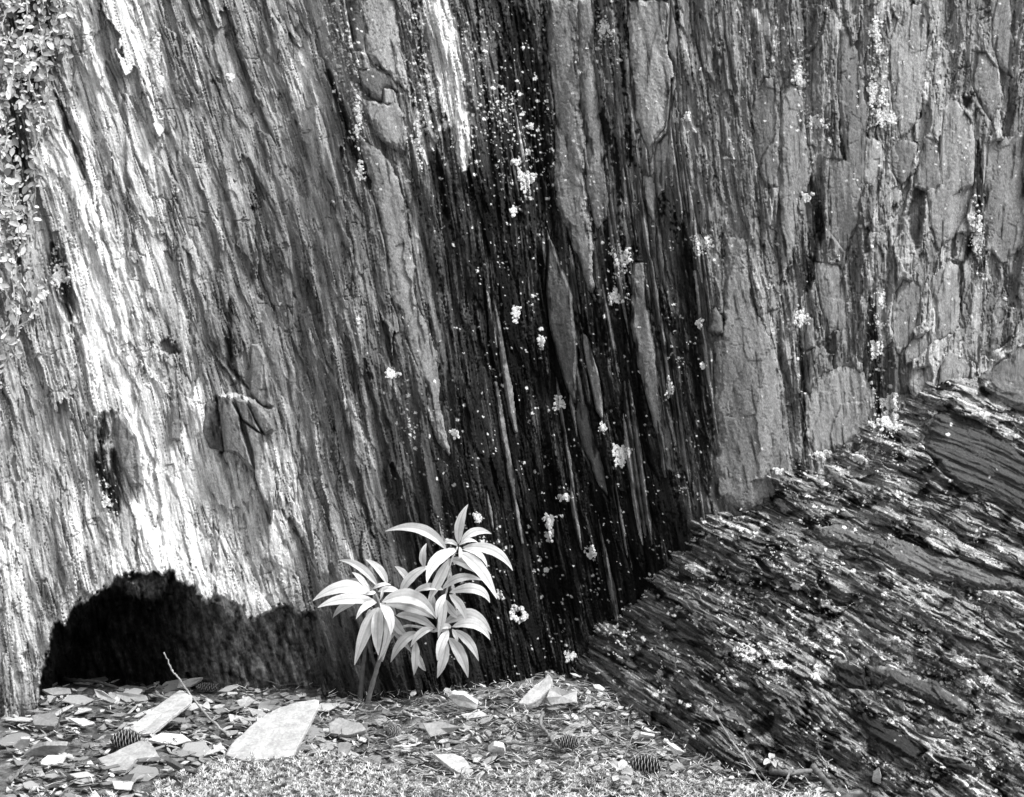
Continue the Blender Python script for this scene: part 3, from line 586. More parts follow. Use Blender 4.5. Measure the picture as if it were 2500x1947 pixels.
for n, (pts, t, rs) in enumerate(SO):
    P = np.array(pts); x0, y0 = P.min(0)-10; x1, y1 = P.max(0)+10
    xs = np.arange(x0, x1, 2.2); ys = np.arange(y0, y1, 2.2); X, Y = np.meshgrid(xs, ys)
    b_ = osample(B0, X, Y)
    q = poly_sd(X, Y, pts)+7*fbm(X/90, b_/16, 4, 600+n, .6)+3*np.floor(3*fbm(X/40, Y/30, 2, 615+n))+1
    jag = 9*fbm(X/120, b_/16, 4, 605+n)+4*np.floor(2.5*fbm(X/60, b_/26, 2, 606+n))
    face = rs*.75*(.4*sst(-1.5, 2.2, q)+.3*sst(0, 2.2, q-6-jag*.6)+.3*sst(0, 2.5, q-13-jag))+12*terrace(fbm(X/230, b_/20, 4, 620+n), 5, .06, .2)*sst(2, 10, q)+facet(X/120, b_/30, n+40, 3, 4, .6)[0]+1.6*fbm(X/60, b_/9, 3, 630+n)+.6*fbm(X/5, Y/5, 2, 640)
    dep = osample(OSM, X, Y)-face/1000+np.where(q < -1.5, .012*sst(-1.5, -5, q), 0)
    tn = t*(1+.2*fbm(X/70, b_/16, 4, 650+n)+.12*fbm(X/8, Y/8, 3, 660+n))
    rim = sst(4.5, 0, q)*sst(-.1, .4, fbm(X/30, Y/30, 3, 670)); tn = tn*(1-.5*rim)+.75*.5*rim
    tn, _ = ospeck(X, Y, osample(OD, X, Y)*.30*sst(-.1, .6, fbm(X/50, Y/50, 3, 680)), tn)
    f = grid_faces(len(ys), len(xs)); f = f[(q > -6).ravel()[f].all(1)]
    if not len(f): continue
    used = np.unique(f); mp = -np.ones(X.size, int); mp[used] = np.arange(len(used))
    mesh_np('slate_slab', world(X, Y, dep).reshape(-1, 3)[used], mp[f], M_slab, outc, {'tone': ALB(tn).ravel()[used], 'fol': np.stack([b_, X, 0*Y], -1).reshape(-1, 3)[used]})
def rock_at(px, py):
    d = cliff_at(px, min(py, 1790))
    if px > 1250 and py > 700: d = min(d, float(osample(ODEP, np.array([px]), np.array([py]))[0]))
    return d

# ------------------------------------------------------------------ GROUND
def gz(x, y):
    x = np.asarray(x, float); y = np.asarray(y, float)
    z = .006*fbm(x*3, y*3, 3, 700)+.004*fbm(x*14, y*14, 3, 701)+.002*fbm(x*50, y*50, 2, 702)
    z = z-.05*sst(3.02, 3.25, y)*sst(.1, -.3, x)+.012*np.exp(-((x-.0)/.25)**2-((y-2.95)/.12)**2)
    return z
gxs = np.concatenate([np.arange(-4, -1.1, .06), np.arange(-1.1, 1.1, .004), np.arange(1.1, 4, .06)]); gys = np.concatenate([np.arange(-2, 2.2, .06), np.arange(2.2, 3.4, .004), np.arange(3.4, 5, .06)])
GX, GY = np.meshgrid(gxs, gys); GZ = gz(GX, GY)-.003
gt = .42+.22*fbm(GX*18, GY*18, 4, 710)+.25*fbm(GX*60, GY*60, 3, 711)
ground = mesh_np('ground', np.stack([GX, GY, GZ], -1).reshape(-1, 3), grid_faces(len(gys), len(gxs))[:, ::-1], M_soil, None, {'tone': ALB(np.clip(gt, .1, .8)).ravel()})
tag(ground, kind='structure')
def G(px, py, up=0.):
    d = H/((py-CY)/F)
    for _ in range(4):
        x = (px-CX)/F*d; d = (H-up-float(gz(x, d)))/((py-CY)/F)
    return Vector(((px-CX)/F*d, d, H-(py-CY)/F*d))
def blocked(x, y, z):
    """is the ground point behind the rock surfaces?"""
    px = CX+x/y*F; py = CY+(H-z)/y*F
    if py > 1985: return False
    if y > cliff_at(px, min(py, 1788))-.01: return True
    if px > 1200 and y > float(osample(ODEP, np.array([px]), np.array([py]))[0])-.012: return True
    return False
# flakes
def ring_noise(n, amp, rnd):
    a = [rnd.uniform(-1, 1) for _ in range(n)]
    return [amp*(a[i]*.6+.4*a[i-1]) for i in range(n)]
def flake_geo(mb, outline, nrm, th, tone, rnd):
    """outline: top-rim Vectors; extrudes th along -nrm with chipped layered edge"""
    n = len(outline); c = sum(outline, Vector())/n; nrm = nrm.normalized()
    R = []
    for sc, dz, jit in ((.97, -th, .006), (1.0, -th*.55, .004), (.985, -th*.5, .008), (1.0, -th*.12, .003), (.965, 0, .002), (.75, .0, 0), (.4, .0, 0)):
        sz = sum((p-c).length for p in outline)/n
        R.append([c+(p-c)*sc+nrm*(dz+(rnd.uniform(-1, 1)*th*.07 if dz < 0 else 0))+(p-c).normalized()*rnd.uniform(-1, 1)*jit*sz*2 for p in outline])
    v = [p for r in R for p in r]+[c]; f = []
    for k in range(len(R)-1):
        for i in range(n):
            j = (i+1) % n; f.append((k*n+i, k*n+j, (k+1)*n+j, (k+1)*n+i))
    for i in range(n): f.append(((len(R)-1)*n+i, (len(R)-1)*n+(i+1) % n, len(v)-1))
    t = float(ALB(tone*.95)); mb.add(v, f, t)
def rough_outline(pts, n, amp, rnd):
    L = [(pts[(i+1) % len(pts)]-pts[i]).length for i in range(len(pts))]; tot = sum(L); out = []
    c = sum(pts, Vector())/len(pts)
    for k in range(n):
        s = k/n*tot; i = 0
        while s > L[i] and i < len(L)-1: s -= L[i]; i += 1
        p = pts[i].lerp(pts[(i+1) % len(pts)], s/max(L[i], 1e-6))
        out.append(p+(p-c)*rnd.uniform(-amp, amp))
    return out
GS = [  # crop, outline, tone, lift of back edge (m), thickness, label
 (7, [(1415, 1430), (1440, 1370), (1600, 1220), (1750, 1130), (1850, 1100), (2000, 1075), (2003, 1110), (1960, 1200), (1890, 1330), (1840, 1430), (1550, 1465)], .70, .050, .010, 'largest pale slate slab with a pointed corner, tilted on the litter right of the cave'),
 (7, [(810, 1260), (860, 1220), (1000, 1110), (1130, 1020), (1210, 1060), (1200, 1100), (1090, 1180), (960, 1290), (880, 1300)], .74, .03, .006, 'long grey slate slab lying flat behind the thin diagonal twig in front of the cave'),
 (7, [(930, 1335), (1010, 1290), (1150, 1300), (1200, 1340), (1050, 1360)], .90, .012, .005, 'white pointed slate flake between the left cone and the large pale slab'),
 (7, [(615, 1450), (700, 1420), (800, 1370), (890, 1335), (960, 1370), (1000, 1440), (860, 1450), (800, 1520), (700, 1530)], .66, .015, .007, 'broad grey slate piece just in front of the left pine cone'),
 (7, [(200, 1180), (340, 1160), (370, 1220), (340, 1250), (210, 1240)], .52, .015, .010, 'dark pitted squarish stone at the far left below the cave mouth'),
 (7, [(260, 1020), (350, 1005), (440, 1012), (450, 1045), (330, 1055)], .62, .010, .006, 'grey rounded slate flake at the left corner of the cave mouth'),
 (7, [(590, 1020), (640, 1030), (730, 1090), (710, 1105), (610, 1070)], .68, .02, .005, 'tilted slate flake below the dark branch in the cave mouth'),
 (7, [(700, 1040), (800, 1040), (920, 1060), (930, 1090), (790, 1100)], .66, .015, .005, 'wide flat slate flake in the middle of the cave mouth'),
 (7, [(1480, 1090), (1560, 1060), (1600, 1090), (1520, 1150)], .72, .02, .005, 'pale kite-shaped slate flake behind the large slab'),
 (7, [(1550, 1130), (1640, 1150), (1700, 1190), (1590, 1190)], .68, .01, .005, 'small pale slate flake touching the back of the large slab'),
 (7, [(250, 1470), (300, 1430), (420, 1430), (390, 1480), (260, 1495)], .88, .012, .005, 'bright lens-shaped slate flake near the left edge of the ground'),
 (7, [(430, 1200), (530, 1200), (600, 1230), (520, 1250)], .84, .01, .005, 'bright oval slate flake behind and left of the left cone'),
 (7, [(150, 1430), (200, 1395), (280, 1370), (420, 1370), (400, 1420), (200, 1440)], .58, .02, .008, 'wide grey slate slab beside the left edge of the ground'),
 (7, [(80, 1380), (130, 1330), (190, 1330), (180, 1380), (120, 1400)], .74, .02, .006, 'pale slate piece at the far left under the cliff foot'),
 (7, [(1030, 1460), (1080, 1480), (1150, 1520), (1120, 1530), (1060, 1500)], .38, .03, .006, 'dark slate splinter propped up at the edge of the moss'),
 (7, [(1120, 980), (1190, 950), (1275, 940), (1260, 960), (1190, 1000), (1110, 1010)], .68, .02, .005, 'slate flake at the dark back of the cave mouth near the twig'),
 ('s', [(530, 430), (640, 415), (770, 450), (690, 490), (580, 515)], .62, .022, .006, 'triangular grey slate piece on the litter below the lily'),
 ('s', [(600, 620), (720, 615), (790, 640), (850, 720), (800, 760), (700, 700)], .74, .02, .006, 'pale diamond-shaped slate piece near the bottom middle'),
 ('s', [(-60, 430), (0, 390), (150, 430), (180, 470), (60, 500), (-50, 490)], .60, .02, .008, 'dull grey slate piece just right of the large pale slab'),
 ('s', [(1308, 265), (1330, 210), (1370, 195), (1430, 225), (1500, 222), (1500, 295), (1400, 305), (1330, 312)], .74, .030, .014, 'pale blocky stone beside the foot of the outcrop'),
 ('s', [(1130, 300), (1200, 220), (1290, 150), (1325, 118), (1345, 150), (1330, 215), (1240, 290), (1180, 310)], .74, .035, .014, 'pale pointed stone leaning up where cliff and outcrop meet'),
 ('s', [(690, 262), (720, 245), (790, 250), (880, 310), (870, 340), (760, 320)], .86, .03, .010, 'white crusted stone at the wall foot right of the lily stems'),
 ('s', [(770, 370), (900, 350), (950, 380), (800, 400)], .82, .01, .005, 'white flat flake in the middle of the litter'),
 ('s', [(1880, 525), (1900, 495), (1990, 510), (1920, 540)], .86, .02, .004, 'small white flake at the foot of the outcrop'),
 ('s', [(2065, 550), (2110, 560), (2175, 610), (2110, 628)], .90, .02, .004, 'white pointed flake against the outcrop behind the right cone'),
 ('s', [(940, 600), (980, 570), (1040, 580), (1052, 615), (990, 622)], .93, .02, .008, 'small bright white stone in the needle litter'),
 ('s', [(0, 560), (60, 540), (90, 560), (60, 630), (0, 635)], .55, .02, .007, 'grey slate piece behind the moss right of the large slab'),
 (9, [(1235, 1600), (1245, 1560), (1280, 1530), (1290, 1570), (1280, 1620)], .9, .04, .006, 'small white upright flake at the bottom right below the outcrop'),
]
rnd = random.Random(3)
for k, pts, tn, lift, th, lab in GS:
    P = C(k, *pts); ys = [p[1] for p in P]; y0, y1 = min(ys), max(ys); mb = MB()
    L = [G(p[0], p[1], up=th+lift*((y1-p[1])/(y1-y0))) for p in P]
    c = sum(L, Vector())/len(L); nrm = Vector()
    for i in range(len(L)): nrm += (L[i]-c).cross(L[(i+1) % len(L)]-c)
    if nrm.dot(Vector((0, -1, .5))) < 0: nrm = -nrm
    ol = rough_outline([p-c for p in L], 44, .015, rnd); flake_geo(mb, ol, nrm, th, tn, rnd)
    o = mb.build('slate_piece' if th < .015 else 'stone', M_flake, None, smooth=False); o.location = c
    tag(o, lab, 'slate piece' if th < .015 else 'stone', 'larger slate pieces on the ground')
protos = []; TONES = []
LM = [(C(k, p)[0]+(t,)) for k, p, t in [(7, (790, 1335), 'the left pine cone'), (7, (1700, 1280), 'the largest pale slab'), (7, (1010, 1160), 'the long grey slab'), (7, (270, 1205), 'the dark pitted stone'), (7, (290, 1395), 'the wide grey slab at the left edge'), (7, (350, 1030), 'the cave\'s left corner'), (7, (810, 1070), 'the wide flake in the cave mouth'), (7, (800, 1440), 'the broad grey piece'), (7, (1060, 1320), 'the white pointed flake'), (7, (1295, 1005), 'the narrow cone in the cave'), (7, (1540, 1100), 'the kite-shaped flake'), (7, (340, 1460), 'the bright lens-shaped flake'), (7, (520, 1225), 'the bright oval flake'), (7, (90, 1560), 'the bottom left corner'), ('s', (170, 320), 'the lily stems'), ('s', (650, 450), 'the triangular piece below the lily'), ('s', (720, 690), 'the pale diamond-shaped piece'), ('s', (1420, 260), 'the pale blocky stone'), ('s', (780, 290), 'the white crusted stone'), ('s', (1440, 545), 'the small middle cone'), ('s', (1930, 690), 'the right cone'), ('s', (1330, 470), 'the forked grey stick'), ('s', (80, 600), 'the moss right of the largest slab'), ('s', (1100, 430), 'the slanting middle twig')]]
for i in range(14):
    rnd = random.Random(100+i); mb = MB(); n = rnd.choice([3, 4, 4, 5, 6]); el = rnd.uniform(.35, .8)
    a0 = rnd.uniform(0, 6); pts = []
    for q in range(n):
        a = a0+(q+rnd.uniform(-.25, .25))/n*2*math.pi; r = rnd.uniform(.75, 1.1); pts.append(Vector((r*math.cos(a), r*el*math.sin(a), 0)))
    ol = rough_outline(pts, 22, .03, rnd); TONES.append(rnd.choice([.56, .66, .72, .8, .66, .5, .56])); flake_geo(mb, ol, Vector((0, 0, 1)), .055, TONES[-1], rnd)
    o = mb.build('slate_flake', M_flake, None, smooth=False); protos.append(o)
rnd = random.Random(5); cnt = 0; chips = MB(); first = set()
tries = 0; placed = []
from mathutils import Euler
while cnt < 270 and tries < 6000:
    tries += 1
    left = rnd.random() < .62
    px = rnd.uniform(30, 900) if left else rnd.uniform(760, 1900)
    py = rnd.uniform(1655, 1925) if left else rnd.uniform(1715, 1935)
    if left and 450 < px < 980 and py > 1855: continue
    if not left and py > 1905 and rnd.random() < .5: continue
    up = rnd.uniform(.001, .010); p = G(px, py, up)
    if blocked(p.x, p.y, p.z): continue
    k = rnd.randrange(14); s = rnd.uniform(.009, .026)*(1.5 if rnd.random() < .2 else 1) if left else rnd.uniform(.007, .021)
    if rnd.random() < .10: s *= 1.4
    if any((px-a)**2+((py-b)*2.6)**2 < (.26*(r+s)*1500)**2 for a, b, r in placed): continue
    placed.append((px, py, s))
    pr = protos[k]
    o = pr if k not in first else pr.copy()
    if k in first: COL.objects.link(o)
    first.add(k)
    o.location = p; o.scale = (s, s, s*rnd.uniform(.8, 1.5)); o.rotation_euler = (rnd.gauss(.12, .16), rnd.gauss(0, .14), rnd.uniform(0, 6.28))
    ds = sorted(LM, key=lambda l: (px-l[0])**2+((py-l[1])*1.8)**2)[0]; dx, dy = px-ds[0], (py-ds[1])*1.8
    where = ('right of' if dx > 0 else 'left of') if abs(dx) > abs(dy) else ('in front of' if dy > 0 else 'behind')
    tw = {.56: 'mid-grey', .66: 'grey', .72: 'light grey', .8: 'pale', .86: 'very pale', .5: 'dark grey', .74: 'light grey'}[TONES[k]]
    sw = 'tiny' if s < .012 else 'small' if s < .019 else 'broad' if s < .027 else 'largest'
    tag(o, '%s %s slate flake %s %s' % (sw, tw, where, ds[2]), 'slate flake', 'slate flakes littering the ground'); cnt += 1
_by = {}
for o_ in bpy.data.objects:
    if o_.get('category') == 'slate flake': _by.setdefault(o_['label'], []).append(o_)
for lab, L_ in _by.items():
    if len(L_) in (2, 3):
        L_.sort(key=lambda a: a.location.x/a.location.y); WN = ['leftmost', 'rightmost'] if len(L_) == 2 else ['leftmost', 'middle', 'rightmost']
        for o_, w_ in zip(L_, WN): o_['label'] = w_+' '+lab
for k in range(14):
    if k not in first: bpy.data.objects.remove(protos[k])
rnd = random.Random(6)
n = 0
while n < 3600:
    px = rnd.uniform(20, 2050); py = rnd.uniform(1640, 1950); p = G(px, py, rnd.uniform(.0, .006))
    n += 1
    if blocked(p.x, p.y, p.z): continue
    s = rnd.uniform(.003, .013); q = rnd.choice([4, 5, 5, 6]); e = Euler((rnd.gauss(0.1, .3), rnd.gauss(0, .3), rnd.uniform(0, 6.28))).to_matrix(); el = rnd.uniform(.35, .8)
    top = [p+e@Vector((math.cos(a)*s*rnd.uniform(.7, 1.1), math.sin(a)*s*el, .0006)) for a in [i/q*6.283 for i in range(q)]]
    bot = [v-Vector((0, 0, .0011)) for v in top]
    chips.add(top+bot, [tuple(range(q))]+[(i, i+q, (i+1) % q+q, (i+1) % q) for i in range(q)], float(ALB(rnd.choice([.3, .42, .5, .6, .68, .82]))))
o = chips.build('slate_chips', M_flake, None, smooth=False); tag(o, 'fine slate chips scattered through the litter', 'slate chips', kind='stuff')

# ------------------------------------------------------------------ needles, moss
def blade(mb, p, dirv, L, w, tone, bend, up=Vector((0, 0, 1)), seg=3):
    side = dirv.cross(up)
    if side.length < 1e-4: side = Vector((1, 0, 0))
    side.normalize(); vs = []
    for i in range(seg+1):
        t = i/seg; c = p+dirv*(L*t)+up*(bend*L*(t-t*t)*2)+side*(bend*.5*L*t*t); ww = w*(1-t*.75)
        vs += [c-side*ww, c+side*ww]
    mb.add(vs, [(2*i, 2*i+1, 2*i+3, 2*i+2) for i in range(seg)], tone)
rnd = random.Random(8); nd = MB(); n = 0
while n < 7500:
    n += 1
    px = rnd.uniform(20, 2080) if rnd.random() < .45 else rnd.gauss(1250, 330); py = rnd.uniform(1665, 1950); p = G(px, py, rnd.uniform(.002, .014))
    if blocked(p.x, p.y, p.z): continue
    if px < 560 and rnd.random() < .75: continue
    a = rnd.uniform(0, 6.28); d = Vector((math.cos(a), math.sin(a), rnd.gauss(0, .16))).normalized()
    blade(nd, p, d, rnd.uniform(.010, .034), rnd.uniform(.0004, .0010), float(ALB(rnd.choice([.15, .2, .25, .4, .6, .85, .9]))), rnd.uniform(-.25, .25))
tag(nd.build('pine_needles', M_need), 'dry pine needles and straw strewn over the ground', 'pine needles', kind='stuff')
rnd = random.Random(9); ms = MB(); n = 0
while n < 9500:
    n += 1
    px = rnd.uniform(10, 2000); edge = np.interp(px, [0, 350, 430, 540, 620, 800, 900, 960, 1040, 1180, 1300, 1500, 1650, 1760, 1850, 2000], [1972, 1950, 1900, 1862, 1838, 1838, 1862, 1892, 1915, 1900, 1884, 1886, 1895, 1900, 1925, 1950])+12*math.sin(px/23.)+10*math.sin(px/9.1)
    py = rnd.uniform(edge, 1985); p = G(px, py, rnd.uniform(.002, .012))
    if blocked(p.x, p.y, p.z): continue
    if not 440 < px < 985 and rnd.random() < .55+.4*math.sin(px/31.)*math.sin(px/13.+py/9.): continue
    t0 = rnd.choice([.4, .6, .8, .92, 1.0]); k = rnd.randint(5, 8); a0 = rnd.uniform(0, 6)
    for i in range(k):
        a = a0+i/k*6.28; e = rnd.uniform(.2, 1.0); d = Vector((math.cos(a)*math.cos(e), math.sin(a)*math.cos(e), math.sin(e)))
        blade(ms, p, d, rnd.uniform(.003, .009), rnd.uniform(.0006, .0012), float(ALB(t0)), rnd.uniform(.0, .35), seg=2)
tag(ms.build('moss', M_moss), 'pale star moss cushions along the front of the ground', 'moss', kind='stuff')

# ------------------------------------------------------------------ tubes, twigs
def tube(mb, pts, rads, tone, n=7, rnd=None, cap=True):
    rnd = rnd or random.Random(1); b = []; m = len(pts); vs = []; tn = []
    for i, p in enumerate(pts):
        d = (pts[min(i+1, m-1)]-pts[max(i-1, 0)]).normalized(); s = d.cross(Vector((0, 0, 1)))
        if s.length < .1: s = d.cross(Vector((0, 1, 0)))
        s.normalize(); u = s.cross(d).normalized()
        for k in range(n):
            a = k/n*6.2832; r = rads[i]*(1+rnd.uniform(-.10, .10)); vs.append(p+s*(math.cos(a)*r)+u*(math.sin(a)*r))
        tn += [tone*rnd.uniform(.85, 1.15)]*n
    f = [(i*n+k, i*n+(k+1) % n, (i+1)*n+(k+1) % n, (i+1)*n+k) for i in range(m-1) for k in range(n)]
    f += [tuple(range(n))[::-1], tuple(range((m-1)*n, m*n))]
    mb.add(vs, f, tn)
def spline(pts, per=6):
    P = [pts[0]*2-pts[1]]+list(pts)+[pts[-1]*2-pts[-2]]; out = []
    for i in range(1, len(P)-2):
        for k in range(per):
            t = k/per; a, b, c, d = P[i-1:i+3]
            out.append(.5*((2*b)+(c-a)*t+(2*a-5*b+4*c-d)*t*t+(3*b-a-3*c+d)*t**3))
    out.append(P[-2]); return out
TW = [ # crop, points (u, v, height above ground), radius mm, tone, label
 (7, [(1440, 1310, .008), (1310, 1200, .012), (1200, 1060, .03), (1120, 950, .06), (1080, 900, .07), (1030, 790, .10)], 2.0, .62, 'long knobbly pale twig rising diagonally across the cave mouth'),
 (7, [(255, 890, .02), (340, 930, .015), (440, 960, .012), (600, 970, .012), (740, 1010, .01)], 4.2, .30, 'thick dark branch lying at the left inside the cave mouth'),
 (7, [(350, 1290, .006), (372, 1220, .015), (390, 1145, .03)], 1.3, .3, 'short dark twig standing up beside the pitted stone on the left'),
 (7, [(66, 1600, .008), (150, 1500, .01), (250, 1400, .01)], 2.2, .45, 'grey twig in the bottom left corner'),
 (7, [(1040, 1280, .012), (1075, 1320, .012), (1110, 1350, .008)], 1.0, .35, 'short thin twig crossing the white pointed flake'),
 (7, [(1340, 880, .02), (1390, 900, .015), (1430, 930, .01)], 1.5, .45, 'short twig at the back of the cave beside the dead leaf'),
 (7, [(160, 1110, .01), (220, 1100, .01), (290, 1080, .012)], 1.7, .3, 'dark twig lying behind the pitted stone'),
 (7, [(1430, 960, .01), (1500, 1010, .01), (1600, 1080, .01)], 1.6, .4, 'twig lying along the wall foot behind the kite-shaped flake'),
 ('s', [(1000, 350, .015), (1100, 400, .012), (1150, 450, .01), (1200, 500, .01)], 2.0, .38, 'dark twig slanting through the middle of the litter'),
 ('s', [(920, 490, .01), (1000, 545, .012), (1200, 560, .012), (1340, 575, .012), (1420, 605, .01)], 1.8, .35, 'dark knobbly twig lying left of the small middle cone'),
 ('s', [(1285, 360, .025), (1270, 430, .02), (1320, 500, .015), (1360, 560, .012), (1410, 605, .01)], 3.0, .48, 'forked grey stick standing in the litter above the small middle cone'),
 ('s', [(1560, 380, .02), (1640, 470, .014), (1700, 520, .012), (1820, 580, .012), (1960, 640, .01)], 2.0, .36, 'long dark twig running down to the right cone'),
 ('s', [(1290, 400, .02), (1430, 403, .018), (1560, 412, .02)], 1.2, .55, 'thin level twig below the blocky stone'),
 ('s', [(1530, 535, .01), (1650, 480, .012), (1870, 438, .02)], 1.5, .5, 'thin straight twig slanting up to the outcrop'),
 ('s', [(1785, 670, .01), (1800, 630, .02), (1825, 570, .03)], 1.6, .45, 'short twig between the leafy seedling and the right cone'),
 ('s', [(430, 620, .01), (520, 650, .012), (620, 710, .01)], 1.8, .3, 'dark twig behind the moss below the lily'),
 ('s', [(500, 295, .01), (530, 260, .03), (560, 225, .05)], .9, .65, 'fine pale straw sticking up right of the lily stems'),
 ('s', [(410, 355, .01), (480, 385, .012), (585, 400, .01)], 2.4, .75, 'pale peeled stick below the lily stems'),
 ('s', [(340, 575, .01), (440, 570, .012), (525, 550, .01)], 2.2, .85, 'white peeled stick behind the moss'),
 ('s', [(1510, 680, .01), (1620, 620, .012), (1760, 595, .012), (1960, 590, .01)], 1.3, .4, 'thin bent twig behind the leafy seedling'),
 ('s', [(1150, 580, .01), (1200, 640, .012), (1245, 690, .008)], 1.2, .4, 'short slanting twig near the bottom middle'),
 (9, [(250, 1190, .09), (340, 1330, .05), (420, 1430, .03), (500, 1540, .015), (570, 1640, .01)], 1.5, .62, 'long straight pale stick leaning from the outcrop to the bottom edge'),
 (9, [(440, 1420, .02), (520, 1520, .012), (610, 1640, .008)], 1.5, .45, 'shorter stick beside the long leaning pale one'),
 (9, [(890, 1400, .03), (930, 1460, .015), (980, 1510, .01)], 1.2, .7, 'short pale stick at the foot of the outcrop'),
 (9, [(865, 1510, .015), (900, 1545, .015), (950, 1600, .012), (1000, 1660, .01)], 5.2, .42, 'thick mottled branch end at the bottom edge under the outcrop'),
 (9, [(1000, 1550, .012), (1060, 1580, .012), (1140, 1615, .01)], 1.4, .55, 'thin twig right of the thick branch end'),
 (9, [(690, 1500, .01), (712, 1550, .015), (665, 1640, .01)], 2.2, .5, 'curved stick left of the thick branch end'),
 (9, [(0, 1530, .01), (120, 1500, .012), (230, 1435, .02)], 1.6, .5, 'low twig just left of the long leaning stick'),
 (9, [(600, 1530, .012), (720, 1545, .015), (860, 1530, .012)], 5.0, .45, 'knobbly root lying behind the curved stick'),
]
rnd = random.Random(12)
for k, pts, r, tn, lab in TW:
    Q = []
    for u, v, up in pts:
        (x, y), = C(k, (u, v)); Q.append(G(x, y, up))
    if k == 9:   # keep clear of the outcrop surface
        for q in Q:
            px = CX+q.x/q.y*F; py = CY+(H-q.z)/q.y*F
            dd = float(osample(ODEP, np.array([px]), np.array([py]))[0])-.008
            if q.y > dd:
                nv = W(px, py, dd); q.x, q.y, q.z = nv.x, nv.y, nv.z
    sp_ = spline(Q, 7); c = sp_[0].copy(); sp_ = [p-c+Vector((rnd.gauss(0, .0006), rnd.gauss(0, .0006), rnd.gauss(0, .0006))) for p in sp_]
    m = len(sp_); mb = MB(); tt = float(ALB(tn))
    tube(mb, sp_, [r/1000*(1-.45*i/m)*(1+(.3 if i % 5 == 0 else 0)) for i in range(m)], tt, 7, rnd)
    if len(pts) > 2 and r < 4:
        for q in range(rnd.randint(1, 3)):
            i = rnd.randrange(2, m-2); d = (sp_[i+1]-sp_[i]).normalized(); d = (d+Vector((rnd.uniform(-1, 1), rnd.uniform(-.5, .5), rnd.uniform(0, 1)))).normalized()
            L = rnd.uniform(.006, .018); tube(mb, [sp_[i], sp_[i]+d*L*.5, sp_[i]+d*L], [r*.0006, r*.0005, r*.0003], tt, 5, rnd)
    o = mb.build('root' if 'root' in lab else 'twig', M_twig); o.location = c; tag(o, lab, 'root' if 'root' in lab else 'twig', 'twigs lying in the litter')

# ------------------------------------------------------------------ cones
def make_cone(L, R, tone, open_=.9):
    root = empty('pine_cone'); mb = MB()
    ax = [Vector((-L/2+L*i/8, 0, 0)) for i in range(9)]
    tube(mb, ax, [R*.35*math.sin(math.pi*(.12+.76*i/8)) for i in range(9)], float(ALB(tone*.5)), 8)
    core = mb.build('core', M_cone, root)
    mb = MB(); n = 66
    for i in range(n):
        t = (i+.5)/n; x = -L/2+L*t*.96; a = i*2.39996; prof = math.sin(math.pi*(.10+.82*t))**.7; r = R*prof
        rad = Vector((0, math.cos(a), math.sin(a))); tan = Vector((0, -math.sin(a), math.cos(a))); fw = Vector((1, 0, 0))
        base = Vector((x, 0, 0))+rad*R*.2*prof; w = R*.42*prof+.0005; v = []; 
        for (s_, wd_) in ((0, .45), (.5, .95), (.85, 1.0), (1.0, .55)):
            c = base+rad*(r*.85*s_*open_)+fw*(L*.10*s_*(1.1-.3*s_)); lip = rad*(w*.25)
            v += [c-tan*w*wd_, c+lip*.6+fw*-.0002, c+tan*w*wd_]
        th = fw*-.0011
        v2 = [p+th for p in v]; f = []
        for k in range(3):
            for j in range(2): q = k*3+j; f.append((q, q+1, q+4, q+3)); f.append((q+12, q+15, q+16, q+13))
        f += [(9, 10, 22, 21), (10, 11, 23, 22)]+[(k*3, k*3+3, k*3+15, k*3+12) for k in range(3)]+[(k*3+2, k*3+14, k*3+17, k*3+5) for k in range(3)]
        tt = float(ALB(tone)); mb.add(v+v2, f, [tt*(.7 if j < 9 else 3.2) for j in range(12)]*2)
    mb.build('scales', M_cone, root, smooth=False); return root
cp = make_cone(.046, .016, .34)
for i, (k, u, v, s, rot, lab) in enumerate([
    (7, 790, 1335, 1.0, (0, .05, .15), 'open grey pine cone lying among slate flakes on the left'),
    ('s', 1930, 690, .98, (.3, .1, -.15), 'dark open pine cone at the lower right near the leafy seedling'),
    ('s', 1440, 545, .72, (.9, 0, .1), 'small pale-edged cone in the middle of the litter'),
    (7, 1295, 1005, .85, (.4, 0, -.12), 'narrow dark cone lying at the back of the cave mouth'),
    ('s', 345, 480, .66, (1.2, .2, .9), 'small dark weathered cone on the litter below the lily'),
    ('s', 1385, 785, .62, (0, 1.2, .6), 'dark cone cut by the bottom edge beside the moss')]):
    if i == 0: o = cp
    else:
        o = cp.copy(); COL.objects.link(o)
        for ch in list(cp.children): c = ch.copy(); COL.objects.link(c); c.parent = o
    (x, y), = C(k, (u, v)); o.location = G(x, y, (.010 if i == 3 else .019)*s); o.scale = (s, s*(.6 if i == 3 else 1), s*(.6 if i == 3 else 1)); o.rotation_euler = rot
    tag(o, lab, 'pine cone', 'pine cones on the ground')

